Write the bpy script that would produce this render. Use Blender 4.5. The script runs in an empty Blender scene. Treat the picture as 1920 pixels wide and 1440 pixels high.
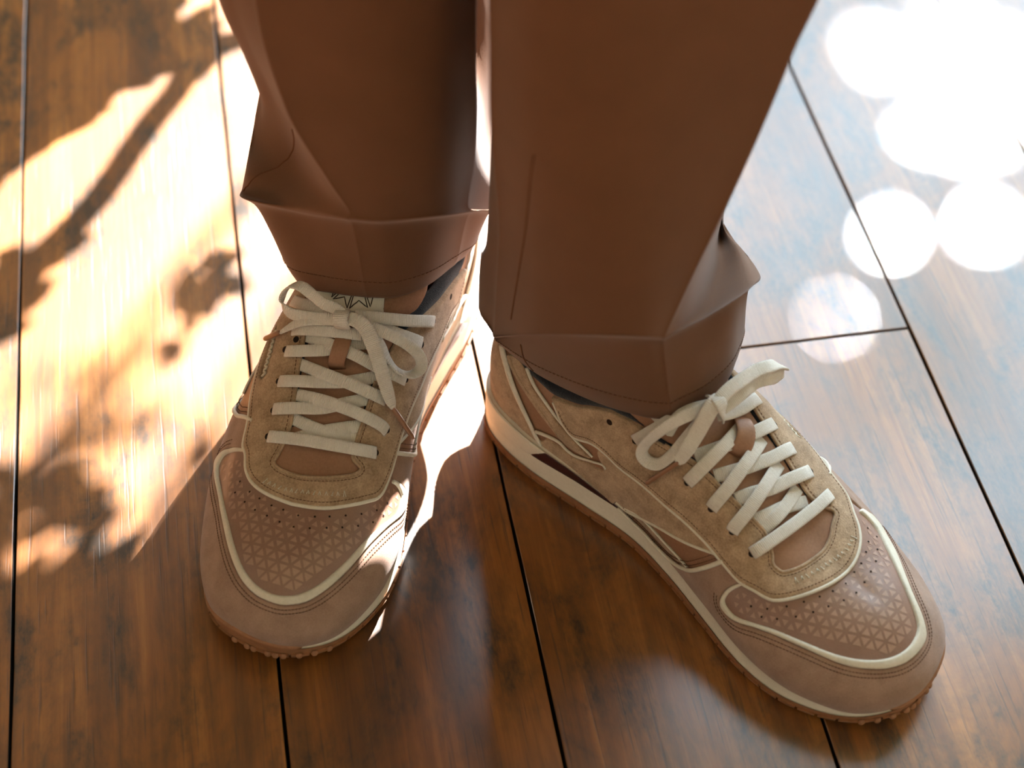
import bpy, bmesh, math, random
import numpy as np
from mathutils import Vector, Matrix, geometry, noise
from mathutils.bvhtree import BVHTree

S = bpy.context.scene
COL = S.collection

# ---------------------------------------------------------------- camera
cam_d = bpy.data.cameras.new('camera')
cam = bpy.data.objects.new('camera', cam_d)
COL.objects.link(cam)
CAM_POS = Vector((0.163268, -0.625417, 0.755604))
RT = ((0.98366961, -0.11700394, 0.13676320),      # columns: right, down, forward
      (-0.17758168, -0.75465712, 0.63163073),
      (0.02930604, -0.64560260, -0.76311103))
rot = Matrix([[r[0], -r[1], -r[2]] for r in RT])
cam.matrix_world = Matrix.Translation(CAM_POS) @ rot.to_4x4()
cam_d.sensor_fit = 'HORIZONTAL'
cam_d.sensor_width = 32.0
cam_d.lens = 50.0
cam_d.clip_start = 0.02
cam_d.dof.use_dof = True
cam_d.dof.focus_distance = 0.885
cam_d.dof.aperture_fstop = 4.0
S.camera = cam

# ---------------------------------------------------------------- light
S.view_settings.view_transform = 'Standard'
S.view_settings.look = 'None'
S.view_settings.gamma = 1.0
S.view_settings.use_curve_mapping = False
S.view_settings.exposure = 0.17

SUN_AZ, SUN_EL = math.radians(30.8), math.radians(45.8)
SUN_DIR = Vector((math.sin(SUN_AZ) * math.cos(SUN_EL), math.cos(SUN_AZ) * math.cos(SUN_EL), math.sin(SUN_EL)))  # towards the sun
sun_d = bpy.data.lights.new('sun', 'SUN')
sun_d.energy = 46.0
sun_d.color = (1.0, 0.975, 0.95)
sun_d.angle = math.radians(0.53)
sun = bpy.data.objects.new('sun', sun_d)
COL.objects.link(sun)
sun.rotation_euler = SUN_DIR.to_track_quat('Z', 'Y').to_euler()

world = bpy.data.worlds.new('world')
S.world = world
world.use_nodes = True
bg = world.node_tree.nodes['Background']
bg.inputs['Color'].default_value = (0.68, 0.86, 1.0, 1.0)
bg.inputs['Strength'].default_value = 7.6


# ---------------------------------------------------------------- helpers
def link(name, me, mat=None, parent=None):
    o = bpy.data.objects.new(name, me)
    COL.objects.link(o)
    if mat is not None and not me.materials:
        me.materials.append(mat)
    if parent is not None:
        o.parent = parent
    return o


def empty(name, loc=(0, 0, 0), rz=0.0):
    o = bpy.data.objects.new(name, None)
    o.empty_display_size = 0.05
    COL.objects.link(o)
    o.location = loc
    o.rotation_euler = (0, 0, rz)
    return o


def tag(o, label=None, cat=None, group=None, kind=None):
    if label: o['label'] = label
    if cat: o['category'] = cat
    if group: o['group'] = group
    if kind: o['kind'] = kind
    return o


class MB:
    """collects vertices and faces for one mesh; coordinates in metres"""
    def __init__(s):
        s.v = []; s.f = []
    def add(s, vs, fs):
        n = len(s.v)
        s.v += [tuple(map(float, p)) for p in vs]
        s.f += [tuple(i + n for i in f) for f in fs]
    def build(s, name, mat, parent=None, smooth=True, mirror=False, scale=1.0):
        v = s.v; f = s.f
        if scale != 1.0: v = [(a * scale, b * scale, c * scale) for a, b, c in v]
        if mirror:
            v = [(a, -b, c) for a, b, c in v]
            f = [tuple(reversed(q)) for q in f]
        me = bpy.data.meshes.new(name)
        me.from_pydata(v, [], f)
        me.update()
        if smooth: me.polygons.foreach_set('use_smooth', [True] * len(me.polygons))
        return link(name, me, mat, parent)


def catmull(P, n=8, closed=False):
    P = [np.asarray(p, float) for p in P]
    m = len(P)
    out = []
    rng = range(m) if closed else range(m - 1)
    for i in rng:
        if closed:
            a, b, c, d = P[(i - 1) % m], P[i], P[(i + 1) % m], P[(i + 2) % m]
        else:
            b, c = P[i], P[i + 1]
            a = P[i - 1] if i > 0 else 2 * b - c
            d = P[i + 2] if i + 2 < m else 2 * c - b
        for k in range(n):
            t = k / n
            out.append(0.5 * ((2 * b) + (c - a) * t + (2 * a - 5 * b + 4 * c - d) * t * t + (3 * b - a - 3 * c + d) * t ** 3))
    if not closed: out.append(P[-1])
    return np.array(out)


def resample(P, step, closed=False):
    P = np.asarray(P, float)
    if closed: P = np.vstack([P, P[:1]])
    L = np.concatenate([[0], np.cumsum(np.linalg.norm(np.diff(P, axis=0), axis=1))])
    n = max(2, int(round(L[-1] / step)))
    t = np.linspace(0, L[-1], n + 1)
    Q = np.stack([np.interp(t, L, P[:, k]) for k in range(P.shape[1])], 1)
    return Q[:-1] if closed else Q
# ---------------------------------------------------------------- materials
def nodes_mat(name):
    m = bpy.data.materials.new(name); m.use_nodes = True
    nt = m.node_tree
    return m, nt, nt.nodes['Principled BSDF']


def N(nt, typ, **kw):
    n = nt.nodes.new(typ)
    for k, v in kw.items():
        if k == 'op': n.operation = v
        elif hasattr(n, k) and not k[0].isupper(): setattr(n, k, v)
        else: n.inputs[k.replace('_', ' ')].default_value = v
    return n


def ramp(nt, stops, interp='LINEAR'):
    r = nt.nodes.new('ShaderNodeValToRGB'); e = r.color_ramp.elements; r.color_ramp.interpolation = interp
    while len(e) < len(stops): e.new(0.5)
    for q, (p, c) in zip(e, stops):
        q.position = p; q.color = (*c, 1) if len(c) == 3 else c
    return r


def cloth_mat(name, c1, c2, scale=900.0, big=60.0, rough=0.9, bump=0.25, dist=0.0004, sheen=0.0, spec=0.2, c3=None):
    """mottled nap: fine speckle over soft blotches, with fine relief"""
    m, nt, b = nodes_mat(name)
    tc = N(nt, 'ShaderNodeTexCoord')
    n1 = N(nt, 'ShaderNodeTexNoise', Scale=scale, Detail=3.0, Roughness=0.7)
    n2 = N(nt, 'ShaderNodeTexNoise', Scale=big, Detail=4.0, Roughness=0.6)
    nt.links.new(tc.outputs['Object'], n1.inputs['Vector']); nt.links.new(tc.outputs['Object'], n2.inputs['Vector'])
    mx = N(nt, 'ShaderNodeMath', op='ADD'); s = N(nt, 'ShaderNodeMath', op='MULTIPLY')
    s.inputs[1].default_value = 0.5
    nt.links.new(n1.outputs['Fac'], mx.inputs[0]); nt.links.new(n2.outputs['Fac'], mx.inputs[1]); nt.links.new(mx.outputs[0], s.inputs[0])
    r = ramp(nt, [(0.36, c1), (0.64, c2)])
    nt.links.new(s.outputs[0], r.inputs[0]); nt.links.new(r.outputs[0], b.inputs['Base Color'])
    b.inputs['Roughness'].default_value = rough
    b.inputs['Specular IOR Level'].default_value = spec
    if sheen:
        b.inputs['Sheen Weight'].default_value = sheen; b.inputs['Sheen Roughness'].default_value = 0.5
    if bump:
        bp = N(nt, 'ShaderNodeBump', Strength=bump, Distance=dist)
        nt.links.new(n1.outputs['Fac'], bp.inputs['Height']); nt.links.new(bp.outputs[0], b.inputs['Normal'])
    return m


M = {}
M['suede_tan'] = cloth_mat('tan_suede', (0.29, 0.187, 0.108), (0.58, 0.41, 0.265), 1100, 110, 0.95, 0.7, 0.0006, 0.25)
M['suede_rose'] = cloth_mat('dusty_brown_suede', (0.29, 0.18, 0.128), (0.44, 0.288, 0.212), 1500, 80, 0.95, 0.4, 0.0005, 0.25)
M['leather'] = cloth_mat('brown_leather', (0.27, 0.135, 0.075), (0.36, 0.19, 0.11), 700, 50, 0.5, 0.15, 0.0003, 0, 0.4)
M['leather_print'] = cloth_mat('rose_brown_leather', (0.245, 0.13, 0.09), (0.30, 0.165, 0.115), 800, 60, 0.33, 0.10, 0.0003, 0, 0.6)
M['print_triangle'] = cloth_mat('paler_print', (0.37, 0.22, 0.155), (0.44, 0.27, 0.195), 800, 120, 0.36, 0.05, 0.0002, 0, 0.5)
M['cream'] = cloth_mat('cream_foam', (0.74, 0.67, 0.54), (0.82, 0.75, 0.62), 400, 25, 0.6, 0.05, 0.0002, 0, 0.3)
M['piping'] = cloth_mat('cream_piping', (0.66, 0.60, 0.48), (0.78, 0.72, 0.60), 600, 60, 0.6, 0.08, 0.0002, 0, 0.3)
M['lace'] = cloth_mat('cream_cotton', (0.74, 0.68, 0.59), (0.88, 0.83, 0.75), 1300, 120, 0.95, 0.7, 0.0008, 0.2)
M['gum'] = cloth_mat('gum_rubber', (0.30, 0.135, 0.062), (0.40, 0.19, 0.09), 300, 40, 0.55, 0.05, 0.0002, 0, 0.4)
M['navy'] = cloth_mat('navy_lining', (0.008, 0.010, 0.014), (0.022, 0.026, 0.033), 1200, 90, 0.95, 0.8, 0.0008, 0.3)
M['maroon'] = cloth_mat('maroon_shank', (0.035, 0.008, 0.009), (0.045, 0.011, 0.011), 300, 40, 0.35, 0.0, 0.0002, 0, 0.5)
M['label'] = cloth_mat('white_label', (0.72, 0.68, 0.58), (0.78, 0.74, 0.64), 900, 60, 0.8, 0.2, 0.0002)
M['ink'] = cloth_mat('dark_brown_thread', (0.03, 0.016, 0.012), (0.05, 0.025, 0.018), 900, 60, 0.8, 0)
M['thread'] = cloth_mat('brown_thread', (0.13, 0.065, 0.038), (0.18, 0.09, 0.055), 900, 60, 0.8, 0)
M['pale_thread'] = cloth_mat('pale_thread', (0.62, 0.56, 0.44), (0.72, 0.66, 0.54), 900, 60, 0.8, 0)
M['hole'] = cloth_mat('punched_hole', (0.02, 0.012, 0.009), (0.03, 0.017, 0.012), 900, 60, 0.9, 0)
M['aglet'] = cloth_mat('brown_aglet', (0.27, 0.13, 0.07), (0.31, 0.155, 0.085), 200, 60, 0.3, 0, 0.0002, 0, 0.5)

# cross ribs of the woven laces
_m = M['lace']; _nt = _m.node_tree; _b = _nt.nodes['Principled BSDF']
_uv = N(_nt, 'ShaderNodeUVMap'); _uv.uv_map = 'weave'
_w = N(_nt, 'ShaderNodeTexWave', Scale=0.33, Distortion=1.2, Detail=2.0, Detail_Scale=2.0); _w.bands_direction = 'X'
_nt.links.new(_uv.outputs[0], _w.inputs['Vector'])
_old = [n for n in _nt.nodes if n.type == 'BUMP'][0]
_bp = N(_nt, 'ShaderNodeBump', Strength=0.55, Distance=0.0005)
_nt.links.new(_w.outputs['Fac'], _bp.inputs['Height']); _nt.links.new(_old.outputs[0], _bp.inputs['Normal']); _nt.links.new(_bp.outputs[0], _b.inputs['Normal'])
for _k in ('leather_print', 'print_triangle'):
    _b = M[_k].node_tree.nodes['Principled BSDF']
    _b.inputs['Coat Weight'].default_value = 0.6; _b.inputs['Coat Roughness'].default_value = 0.28
# ---------------------------------------------------------------- shoe last (millimetres: x heel to toe, y towards the inner side, z up)
OUTLINE = [(0, 0), (4, 15), (14, 26), (30, 32), (57, 34), (94, 31), (130, 29), (162, 34), (192, 42), (220, 49.5), (244, 51.5), (264, 48),
           (285, 39), (298, 27), (305.5, 11), (304, -9), (295.5, -28), (276, -42.5), (250, -52.5), (222, -59.5), (193, -61), (162, -57), (125, -49),
           (88, -41), (52, -36), (26, -30), (9, -20), (2, -9)]
OUT = resample(catmull(OUTLINE, 12, True), 4.0, True)
NU = len(OUT)
OUT_S = np.concatenate([[0], np.cumsum(np.linalg.norm(np.diff(np.vstack([OUT, OUT[:1]]), axis=0), axis=1))])
_t = np.roll(OUT, -1, 0) - np.roll(OUT, 1, 0)
OUT_T = _t / np.linalg.norm(_t, axis=1)[:, None]
OUT_N = -np.stack([-OUT_T[:, 1], OUT_T[:, 0]], 1)
if np.mean(np.sum(OUT_N * (OUT - OUT.mean(0)), 1)) < 0: OUT_N = -OUT_N


def ip(x, xs, ys):
    """smooth interpolation through a table"""
    xs = np.asarray(xs, float); ys = np.asarray(ys, float)
    m = np.gradient(ys, xs)
    x = np.clip(x, xs[0], xs[-1])
    i = np.clip(np.searchsorted(xs, x) - 1, 0, len(xs) - 2)
    h = xs[i + 1] - xs[i]; t = (x - xs[i]) / h
    return ((2 * t ** 3 - 3 * t ** 2 + 1) * ys[i] + (t ** 3 - 2 * t ** 2 + t) * h * m[i] + (-2 * t ** 3 + 3 * t ** 2) * ys[i + 1] + (t ** 3 - t ** 2) * h * m[i + 1])


def spring(x): return ip(x, [0, 6, 20, 240, 273, 297, 308], [1.5, .5, 0, 0, 2.0, 6.5, 9.5])     # sole bottom above the floor
def outsole_top(x): return ip(x, [0, 40, 125, 208, 255, 283, 297, 306], [9.5, 9, 8.5, 8.2, 8.8, 12.0, 16.5, 20.5])
def midsole_top(x): return ip(x, [0, 42, 83, 135, 187, 229, 265, 286, 306], [35, 34, 31, 24, 20.5, 18.5, 16.5, 16, 20])


def last_surface(NV=34, widen=(0.0, 0.0)):
    Ox = OUT[:, 0]
    Tx = ip(Ox, [0, 62, 156, 250, 306], [46, 80, 156, 231, 259])
    Ty = ip(Tx, [40, 104, 166, 229, 273], [0, -2, -4, -3, -1])
    hT = ip(Tx, [40, 64, 94, 116, 140, 166, 192, 213, 234, 259], [112, 119, 122, 118, 108, 94, 80, 68, 60, 55.5])
    z0 = midsole_top(Ox) - 2.0
    inset = ip(Ox, [0, 62, 135, 208, 306], [2.5, 2.5, -0.5, 0.5, 1.0])
    B = OUT - OUT_N * inset[:, None]
    ex = ip(Ox, [0, 62, 135, 208, 260, 306], [.50, .50, .56, .86, .85, .80])
    ez = ip(Ox, [0, 62, 135, 208, 260, 306], [.85, .82, .82, .90, .90, .88])
    a = np.linspace(0, 1, NV + 1) * math.pi / 2
    V3 = np.zeros((NV + 1, NU, 3))
    T = np.stack([Tx, Ty], 1)
    for j in range(NV + 1):
        ca = max(math.cos(a[j]), 0); sa = math.sin(a[j])
        w = ca ** ex; zz = sa ** ez
        # slight outward bulge above the sole edge
        bul = ip(Ox, [0, 62, 135, 208, 306], [1.5, .5, 3.0, 3.2, 2.5]) * math.sin(min(1.0, j / NV * 2.6) * math.pi)
        V3[j, :, :2] = T + (B - T) * w[:, None] + OUT_N * bul[:, None]
        wd = np.where(OUT_N[:, 1] > 0, widen[0], widen[1]) * np.abs(OUT_N[:, 1]) * ip(Ox, [0, 40, 90, 150, 215, 306], [0, .5, 1, .9, 0, 0]) * math.sin(math.pi * min(1, (j / NV) ** 1.0)) ** 1.3
        V3[j, :, :2] += OUT_N * wd[:, None]
        V3[j, :, 2] = z0 + (hT - z0) * zz
    seg = np.linalg.norm(np.diff(V3, axis=0), axis=2)
    arc = np.zeros((NV + 1, NU)); arc[:-1] = np.cumsum(seg[::-1], axis=0)[::-1]
    d = B - T; d /= np.linalg.norm(d, axis=1)[:, None]
    V2 = T[None] + d[None] * arc[:, :, None]
    F = []
    for j in range(NV):
        for i in range(NU):
            k = (i + 1) % NU
            F.append((j * NU + i, j * NU + k, (j + 1) * NU + k)); F.append((j * NU + i, (j + 1) * NU + k, (j + 1) * NU + i))
    return V3.reshape(-1, 3), V2.reshape(-1, 2), F


class Surf:
    def __init__(s, V3, V2, F):
        s.V3, s.V2, s.F = V3, V2, F
        tri = np.array(F)
        n = np.cross(V3[tri[:, 1]] - V3[tri[:, 0]], V3[tri[:, 2]] - V3[tri[:, 0]])
        N = np.zeros_like(V3)
        for k in range(3): np.add.at(N, tri[:, k], n)
        N /= np.maximum(np.linalg.norm(N, axis=1), 1e-9)[:, None]
        c = V3.mean(0)
        if np.sum((V3 - c) * N) < 0:                       # faces and normals look outwards
            N = -N; F = [tuple(reversed(f)) for f in F]; s.F = F
        s.N = N
        s.bvh2 = BVHTree.FromPolygons([(p[0], p[1], 0.0) for p in V2], F)
    def at(s, p):
        """flat point -> (position, normal)"""
        hit = s.bvh2.find_nearest((p[0], p[1], 0.0))
        f = s.F[hit[2]]
        a, b, c = (s.V2[i] for i in f)
        q = np.array([hit[0][0], hit[0][1]])
        v0, v1, v2 = b - a, c - a, q - a
        den = v0[0] * v1[1] - v1[0] * v0[1]
        if abs(den) < 1e-9: w = np.array([1, 0, 0.])
        else:
            y = (v2[0] * v1[1] - v1[0] * v2[1]) / den; z = (v0[0] * v2[1] - v2[0] * v0[1]) / den
            w = np.array([1 - y - z, y, z])
        P = w @ s.V3[list(f)]
        N = w @ s.N[list(f)]
        return P, N / max(np.linalg.norm(N), 1e-9)
    def lift(s, p, h=0.0):
        P, N = s.at(p)
        return P + N * h


LASTS = {'a': Surf(*last_surface(widen=(9.0, 3.0))), 'b': Surf(*last_surface())}
LAST = LASTS['b']


def midsole_surface(lo, hi, out_lo, out_hi, nz=6, waist=0.0):
    """wall around the sole; flat coordinates are (arc length, height)"""
    Ox = OUT[:, 0]
    V3, V2, F = [], [], []
    for j in range(nz + 1):
        t = j / nz
        z = lo(Ox) + (hi(Ox) - lo(Ox)) * t
        o = out_lo * (1 - t) + out_hi * t - waist * math.sin(math.pi * t)
        P = OUT + OUT_N * o
        for i in range(NU + 1):
            k = i % NU
            V3.append((P[k, 0], P[k, 1], z[k])); V2.append((OUT_S[i], z[k]))
    m = NU + 1
    for j in range(nz):
        for i in range(NU):
            F.append((j * m + i, j * m + i + 1, (j + 1) * m + i + 1)); F.append((j * m + i, (j + 1) * m + i + 1, (j + 1) * m + i))
    return Surf(np.array(V3), np.array(V2), F)


MIDSOLE = midsole_surface(lambda x: outsole_top(x) - 1.0, midsole_top, 1.2, 0.6, waist=0.5)

# where the two shoes stand: (origin of the heel, heading)
SHOES = {'a': dict(az=207.0, mirror=False), 'b': dict(az=143.5, mirror=True)}
# ---------------------------------------------------------------- builders for pieces that lie on the shoe (millimetres)
def inside_many(pts, poly):
    """even-odd test of many points at once"""
    p = np.atleast_2d(np.asarray(pts, float)); q = np.asarray(poly, float)
    a, b = q, np.roll(q, 1, 0)
    y = p[:, 1:2]
    c = (a[None, :, 1] > y) != (b[None, :, 1] > y)
    dy = np.where(np.abs(b[:, 1] - a[:, 1]) < 1e-12, 1e-12, b[:, 1] - a[:, 1])
    xc = (b[:, 0] - a[:, 0])[None] * (y - a[None, :, 1]) / dy[None] + a[None, :, 0]
    return (np.sum(c & (p[:, 0:1] < xc), 1) % 2) == 1


def inside(p, poly): return bool(inside_many(p, poly)[0])


def seg_dist(p, A):
    """distance from points p (n,2) to closed polyline A (m,2)"""
    B = np.roll(A, -1, 0); d = B - A
    L = np.maximum((d ** 2).sum(1), 1e-9)
    w = p[:, None, :] - A[None]
    t = np.clip((w * d[None]).sum(2) / L[None], 0, 1)
    return np.sqrt((((w - t[..., None] * d[None]) ** 2).sum(2)).min(1))


def inset(poly, d):
    """points moved inwards along the vertex normal (kept only where they stay d inside)"""
    P = np.asarray(poly)
    t = np.roll(P, -1, 0) - np.roll(P, 1, 0)
    n = np.stack([-t[:, 1], t[:, 0]], 1); n /= np.maximum(np.linalg.norm(n, axis=1), 1e-9)[:, None]
    area = 0.5 * np.sum(P[:, 0] * np.roll(P[:, 1], -1) - np.roll(P[:, 0], -1) * P[:, 1])
    if area < 0: n = -n
    Q = P + n * d
    ok = seg_dist(Q, P) > d * 0.8
    return Q[ok]


def flat_panel(surf, poly, h, r=1.2, step=1.3, grid=3.0, holes=(), drop=0.4, smooth_poly=True, bulge=0.0):
    """thin sheet with a rounded edge lying on a surface; returns vertices, faces in shoe millimetres"""
    loops = []
    for q in [poly] + list(holes):
        q = catmull(q, 6, True) if smooth_poly else np.asarray(q, float)
        loops.append(resample(q, step, True))
    pts = []; edges = []
    for L in loops:
        n0 = len(pts); pts += [tuple(p) for p in L]
        edges += [(n0 + i, n0 + (i + 1) % len(L)) for i in range(len(L))]
    nb = len(pts)
    extra = []
    for k, L in enumerate(loops):
        for d in (0.22 * r, 0.6 * r, 1.1 * r):
            Q = inset(L, d) if k == 0 else inset(L[::-1], -d)
            extra += [tuple(q) for q in Q]
    lo = loops[0].min(0); hi = loops[0].max(0)
    gx = np.arange(lo[0], hi[0], grid); gy = np.arange(lo[1], hi[1], grid * 0.87)
    for j, y in enumerate(gy):
        for x in gx: extra.append((x + (grid / 2 if j % 2 else 0), y))
    E = np.array(extra)
    allb = [seg_dist(E, L) for L in loops]
    D = np.min(allb, 0)
    keep = []
    cell = {}
    okm = inside_many(E, loops[0]) & (D >= 0.18 * r)
    for L in loops[1:]: okm &= ~inside_many(E, L)
    for e, d in zip(E[okm], D[okm]):
        lim = 0.12 * r if d < 1.2 * r else grid * 0.45
        c = (int(e[0] // 2), int(e[1] // 2)); bad = False
        if lim > 0.3:
            for a in (-1, 0, 1):
                for b in (-1, 0, 1):
                    for q in cell.get((c[0] + a, c[1] + b), ()):
                        if (q[0] - e[0]) ** 2 + (q[1] - e[1]) ** 2 < lim * lim: bad = True
        if bad: continue
        cell.setdefault(c, []).append(e); keep.append(tuple(e))
    pts += keep
    res = geometry.delaunay_2d_cdt([Vector(p) for p in pts], edges, [], 1 if not holes else 0, 1e-5)
    V = np.array([tuple(v) for v in res[0]]); F = []
    cen = np.array([V[list(f)].mean(0) for f in res[2]])
    okf = inside_many(cen, loops[0])
    for L in loops[1:]: okf &= ~inside_many(cen, L)
    for f, ok in zip(res[2], okf):
        if not ok: continue
        a, b, cc = V[f[0]], V[f[1]], V[f[2]]
        if (b[0] - a[0]) * (cc[1] - a[1]) - (b[1] - a[1]) * (cc[0] - a[0]) < 0: f = tuple(reversed(f))
        F.append(tuple(f))
    D = np.min([seg_dist(V, L) for L in loops], 0)
    t = np.clip(D / r, 0, 1)
    prof = np.sqrt(np.clip(1 - (1 - t) ** 2, 0, 1))
    out = []
    for p, d, q in zip(V, D, prof):
        hh = -drop + (h + drop) * q + bulge * min(1.0, d / 12.0)
        out.append(surf.lift(p, hh))
    # orient towards the outside
    if F:
        o = np.array(out); f = F[len(F) // 2]
        n = np.cross(o[f[1]] - o[f[0]], o[f[2]] - o[f[0]])
        if n @ surf.at(V[f[0]])[1] < 0: F = [tuple(reversed(q)) for q in F]
    return out, F


def sweep(P, N, sec, scale=None, caps=True, closed=False):
    """sweep a closed section [(side, up)] along P with up-vectors N"""
    P = np.asarray(P, float); N = np.asarray(N, float); n = len(P); m = len(sec)
    T = np.gradient(P, axis=0) if not closed else np.roll(P, -1, 0) - np.roll(P, 1, 0)
    T /= np.maximum(np.linalg.norm(T, axis=1), 1e-9)[:, None]
    N = N - (N * T).sum(1)[:, None] * T
    N /= np.maximum(np.linalg.norm(N, axis=1), 1e-9)[:, None]
    B = np.cross(T, N)
    V = []; F = []
    for i in range(n):
        k = 1.0 if scale is None else scale[i]
        kw, kh = k if isinstance(k, (tuple, list, np.ndarray)) else (k, k)
        for a, b in sec: V.append(P[i] + B[i] * a * kw + N[i] * b * kh)
    for i in range(n if closed else n - 1):
        j = (i + 1) % n
        for k in range(m):
            q = (k + 1) % m
            F.append((i * m + k, j * m + k, j * m + q, i * m + q))
    if caps and not closed:
        F.append(tuple(range(m - 1, -1, -1)) if False else tuple(range(m)))
        F.append(tuple(reversed(range((n - 1) * m, n * m))))
    return V, F


def circle_sec(r, m=8, sx=1.0, sy=1.0):
    return [(r * sx * math.cos(2 * math.pi * k / m), r * sy * math.sin(2 * math.pi * k / m)) for k in range(m)]


def ribbon_sec(w, t):
    a, b = w / 2, t / 2
    return [(a, 0), (a * .93, b * .8), (a * .6, b), (0, b * 1.12), (-a * .6, b), (-a * .93, b * .8), (-a, 0), (-a * .93, -b * .8), (-a * .6, -b), (0, -b), (a * .6, -b), (a * .93, -b * .8)]


def on_surface(surf, path, h, step=1.5, smooth=6):
    """flat path -> lifted points and normals"""
    q = resample(catmull(path, smooth), step) if smooth else resample(path, step)
    P = []; N = []
    for p in q:
        a, n = surf.at(p); P.append(a + n * h); N.append(n)
    return np.array(P), np.array(N)


def stitch_row(mb, surf, path, h, pitch=2.3, length=1.6, r=0.28, smooth=6):
    q = resample(catmull(path, smooth) if smooth else path, pitch)
    for a, b in zip(q[:-1], q[1:]):
        c = a + (b - a) * (length / pitch)
        pts = [a, a + (c - a) * .5, c]
        P = []; N = []
        for i, p in enumerate(pts):
            s, n = surf.at(p); P.append(s + n * (h + (r * .5 if i == 1 else -r * .5))); N.append(n)
        v, f = sweep(P, N, circle_sec(r, 5)); mb.add(v, f)
SHOES['b']['az'], SHOES['b']['o'] = 143.365, (0.29064, -0.00710)
SHOES['a']['az'], SHOES['a']['o'] = 207.6, (0.27148, 0.10101)
# ---------------------------------------------------------------- room
def box(mb, a, b):
    (x0, y0, z0), (x1, y1, z1) = a, b
    mb.add([(x0, y0, z0), (x1, y0, z0), (x1, y1, z0), (x0, y1, z0), (x0, y0, z1), (x1, y0, z1), (x1, y1, z1), (x0, y1, z1)],
           [(3, 2, 1, 0), (4, 5, 6, 7), (0, 1, 5, 4), (1, 2, 6, 5), (2, 3, 7, 6), (3, 0, 4, 7)])


def plaster(name, c): return cloth_mat(name, tuple(v * .96 for v in c), c, 120, 6, 0.9, 0.08, 0.001, 0, 0.2)


M['wall'] = plaster('warm_plaster', (0.68, 0.60, 0.50))
M['ceiling'] = plaster('ceiling_plaster', (0.72, 0.66, 0.57))
M['frame'] = cloth_mat('painted_window_frame', (0.60, 0.57, 0.52), (0.66, 0.63, 0.58), 200, 20, 0.45, 0.03)
M['subfloor'] = cloth_mat('dark_subfloor', (0.010, 0.009, 0.008), (0.02, 0.017, 0.014), 200, 20, 0.95, 0)

RX0, RX1, RY0, RY1, RZ = -1.6, 2.8, -2.2, 1.30, 3.30
WX0, WX1, WZ1 = 0.40, 2.40, 3.10                                  # tall window opening, down to the floor


def structure(name, boxes, mat):
    mb = MB()
    for a, b in boxes: box(mb, a, b)
    return tag(mb.build(name, mat, None, False), kind='structure')


T = 0.12
structure('wall_back', [((RX0 - T, RY1, -.05), (WX0, RY1 + T, RZ)), ((WX1, RY1, -.05), (RX1 + T, RY1 + T, RZ)), ((WX0, RY1, WZ1), (WX1, RY1 + T, RZ))], M['wall'])
structure('wall_left', [((RX0 - T, RY0, -.05), (RX0, RY1, RZ))], M['wall'])
structure('wall_right', [((RX1, RY0, -.05), (RX1 + T, RY1, RZ))], M['wall'])
structure('wall_front', [((RX0 - T, RY0 - T, -.05), (RX1 + T, RY0, RZ))], M['wall'])
structure('ceiling', [((RX0 - T, RY0 - T, RZ), (RX1 + T, RY1 + T, RZ + .1))], M['ceiling'])
for nm, a, b in (('baseboard_left', (RX0, RY0, 0), (RX0 + .018, RY1, .11)), ('baseboard_right', (RX1 - .018, RY0, 0), (RX1, RY1, .11)), ('baseboard_front', (RX0, RY0, 0), (RX1, RY0 + .018, .11)),
                 ('baseboard_back', (RX0, RY1 - .018, 0), (WX0, RY1, .11))):
    structure(nm, [(a, b)], M['frame'])
fr = 0.05
win = structure('window_1', [((WX0, RY1 + .02, 0), (WX0 + fr, RY1 + .08, WZ1)), ((WX1 - fr, RY1 + .02, 0), (WX1, RY1 + .08, WZ1)), ((WX0, RY1 + .02, WZ1 - fr), (WX1, RY1 + .08, WZ1)), ((WX0, RY1 + .02, -.03), (WX1, RY1 + .12, .012))], M['frame'])

# floor: dark bed with separate oak boards on it
PW = 0.14


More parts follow.
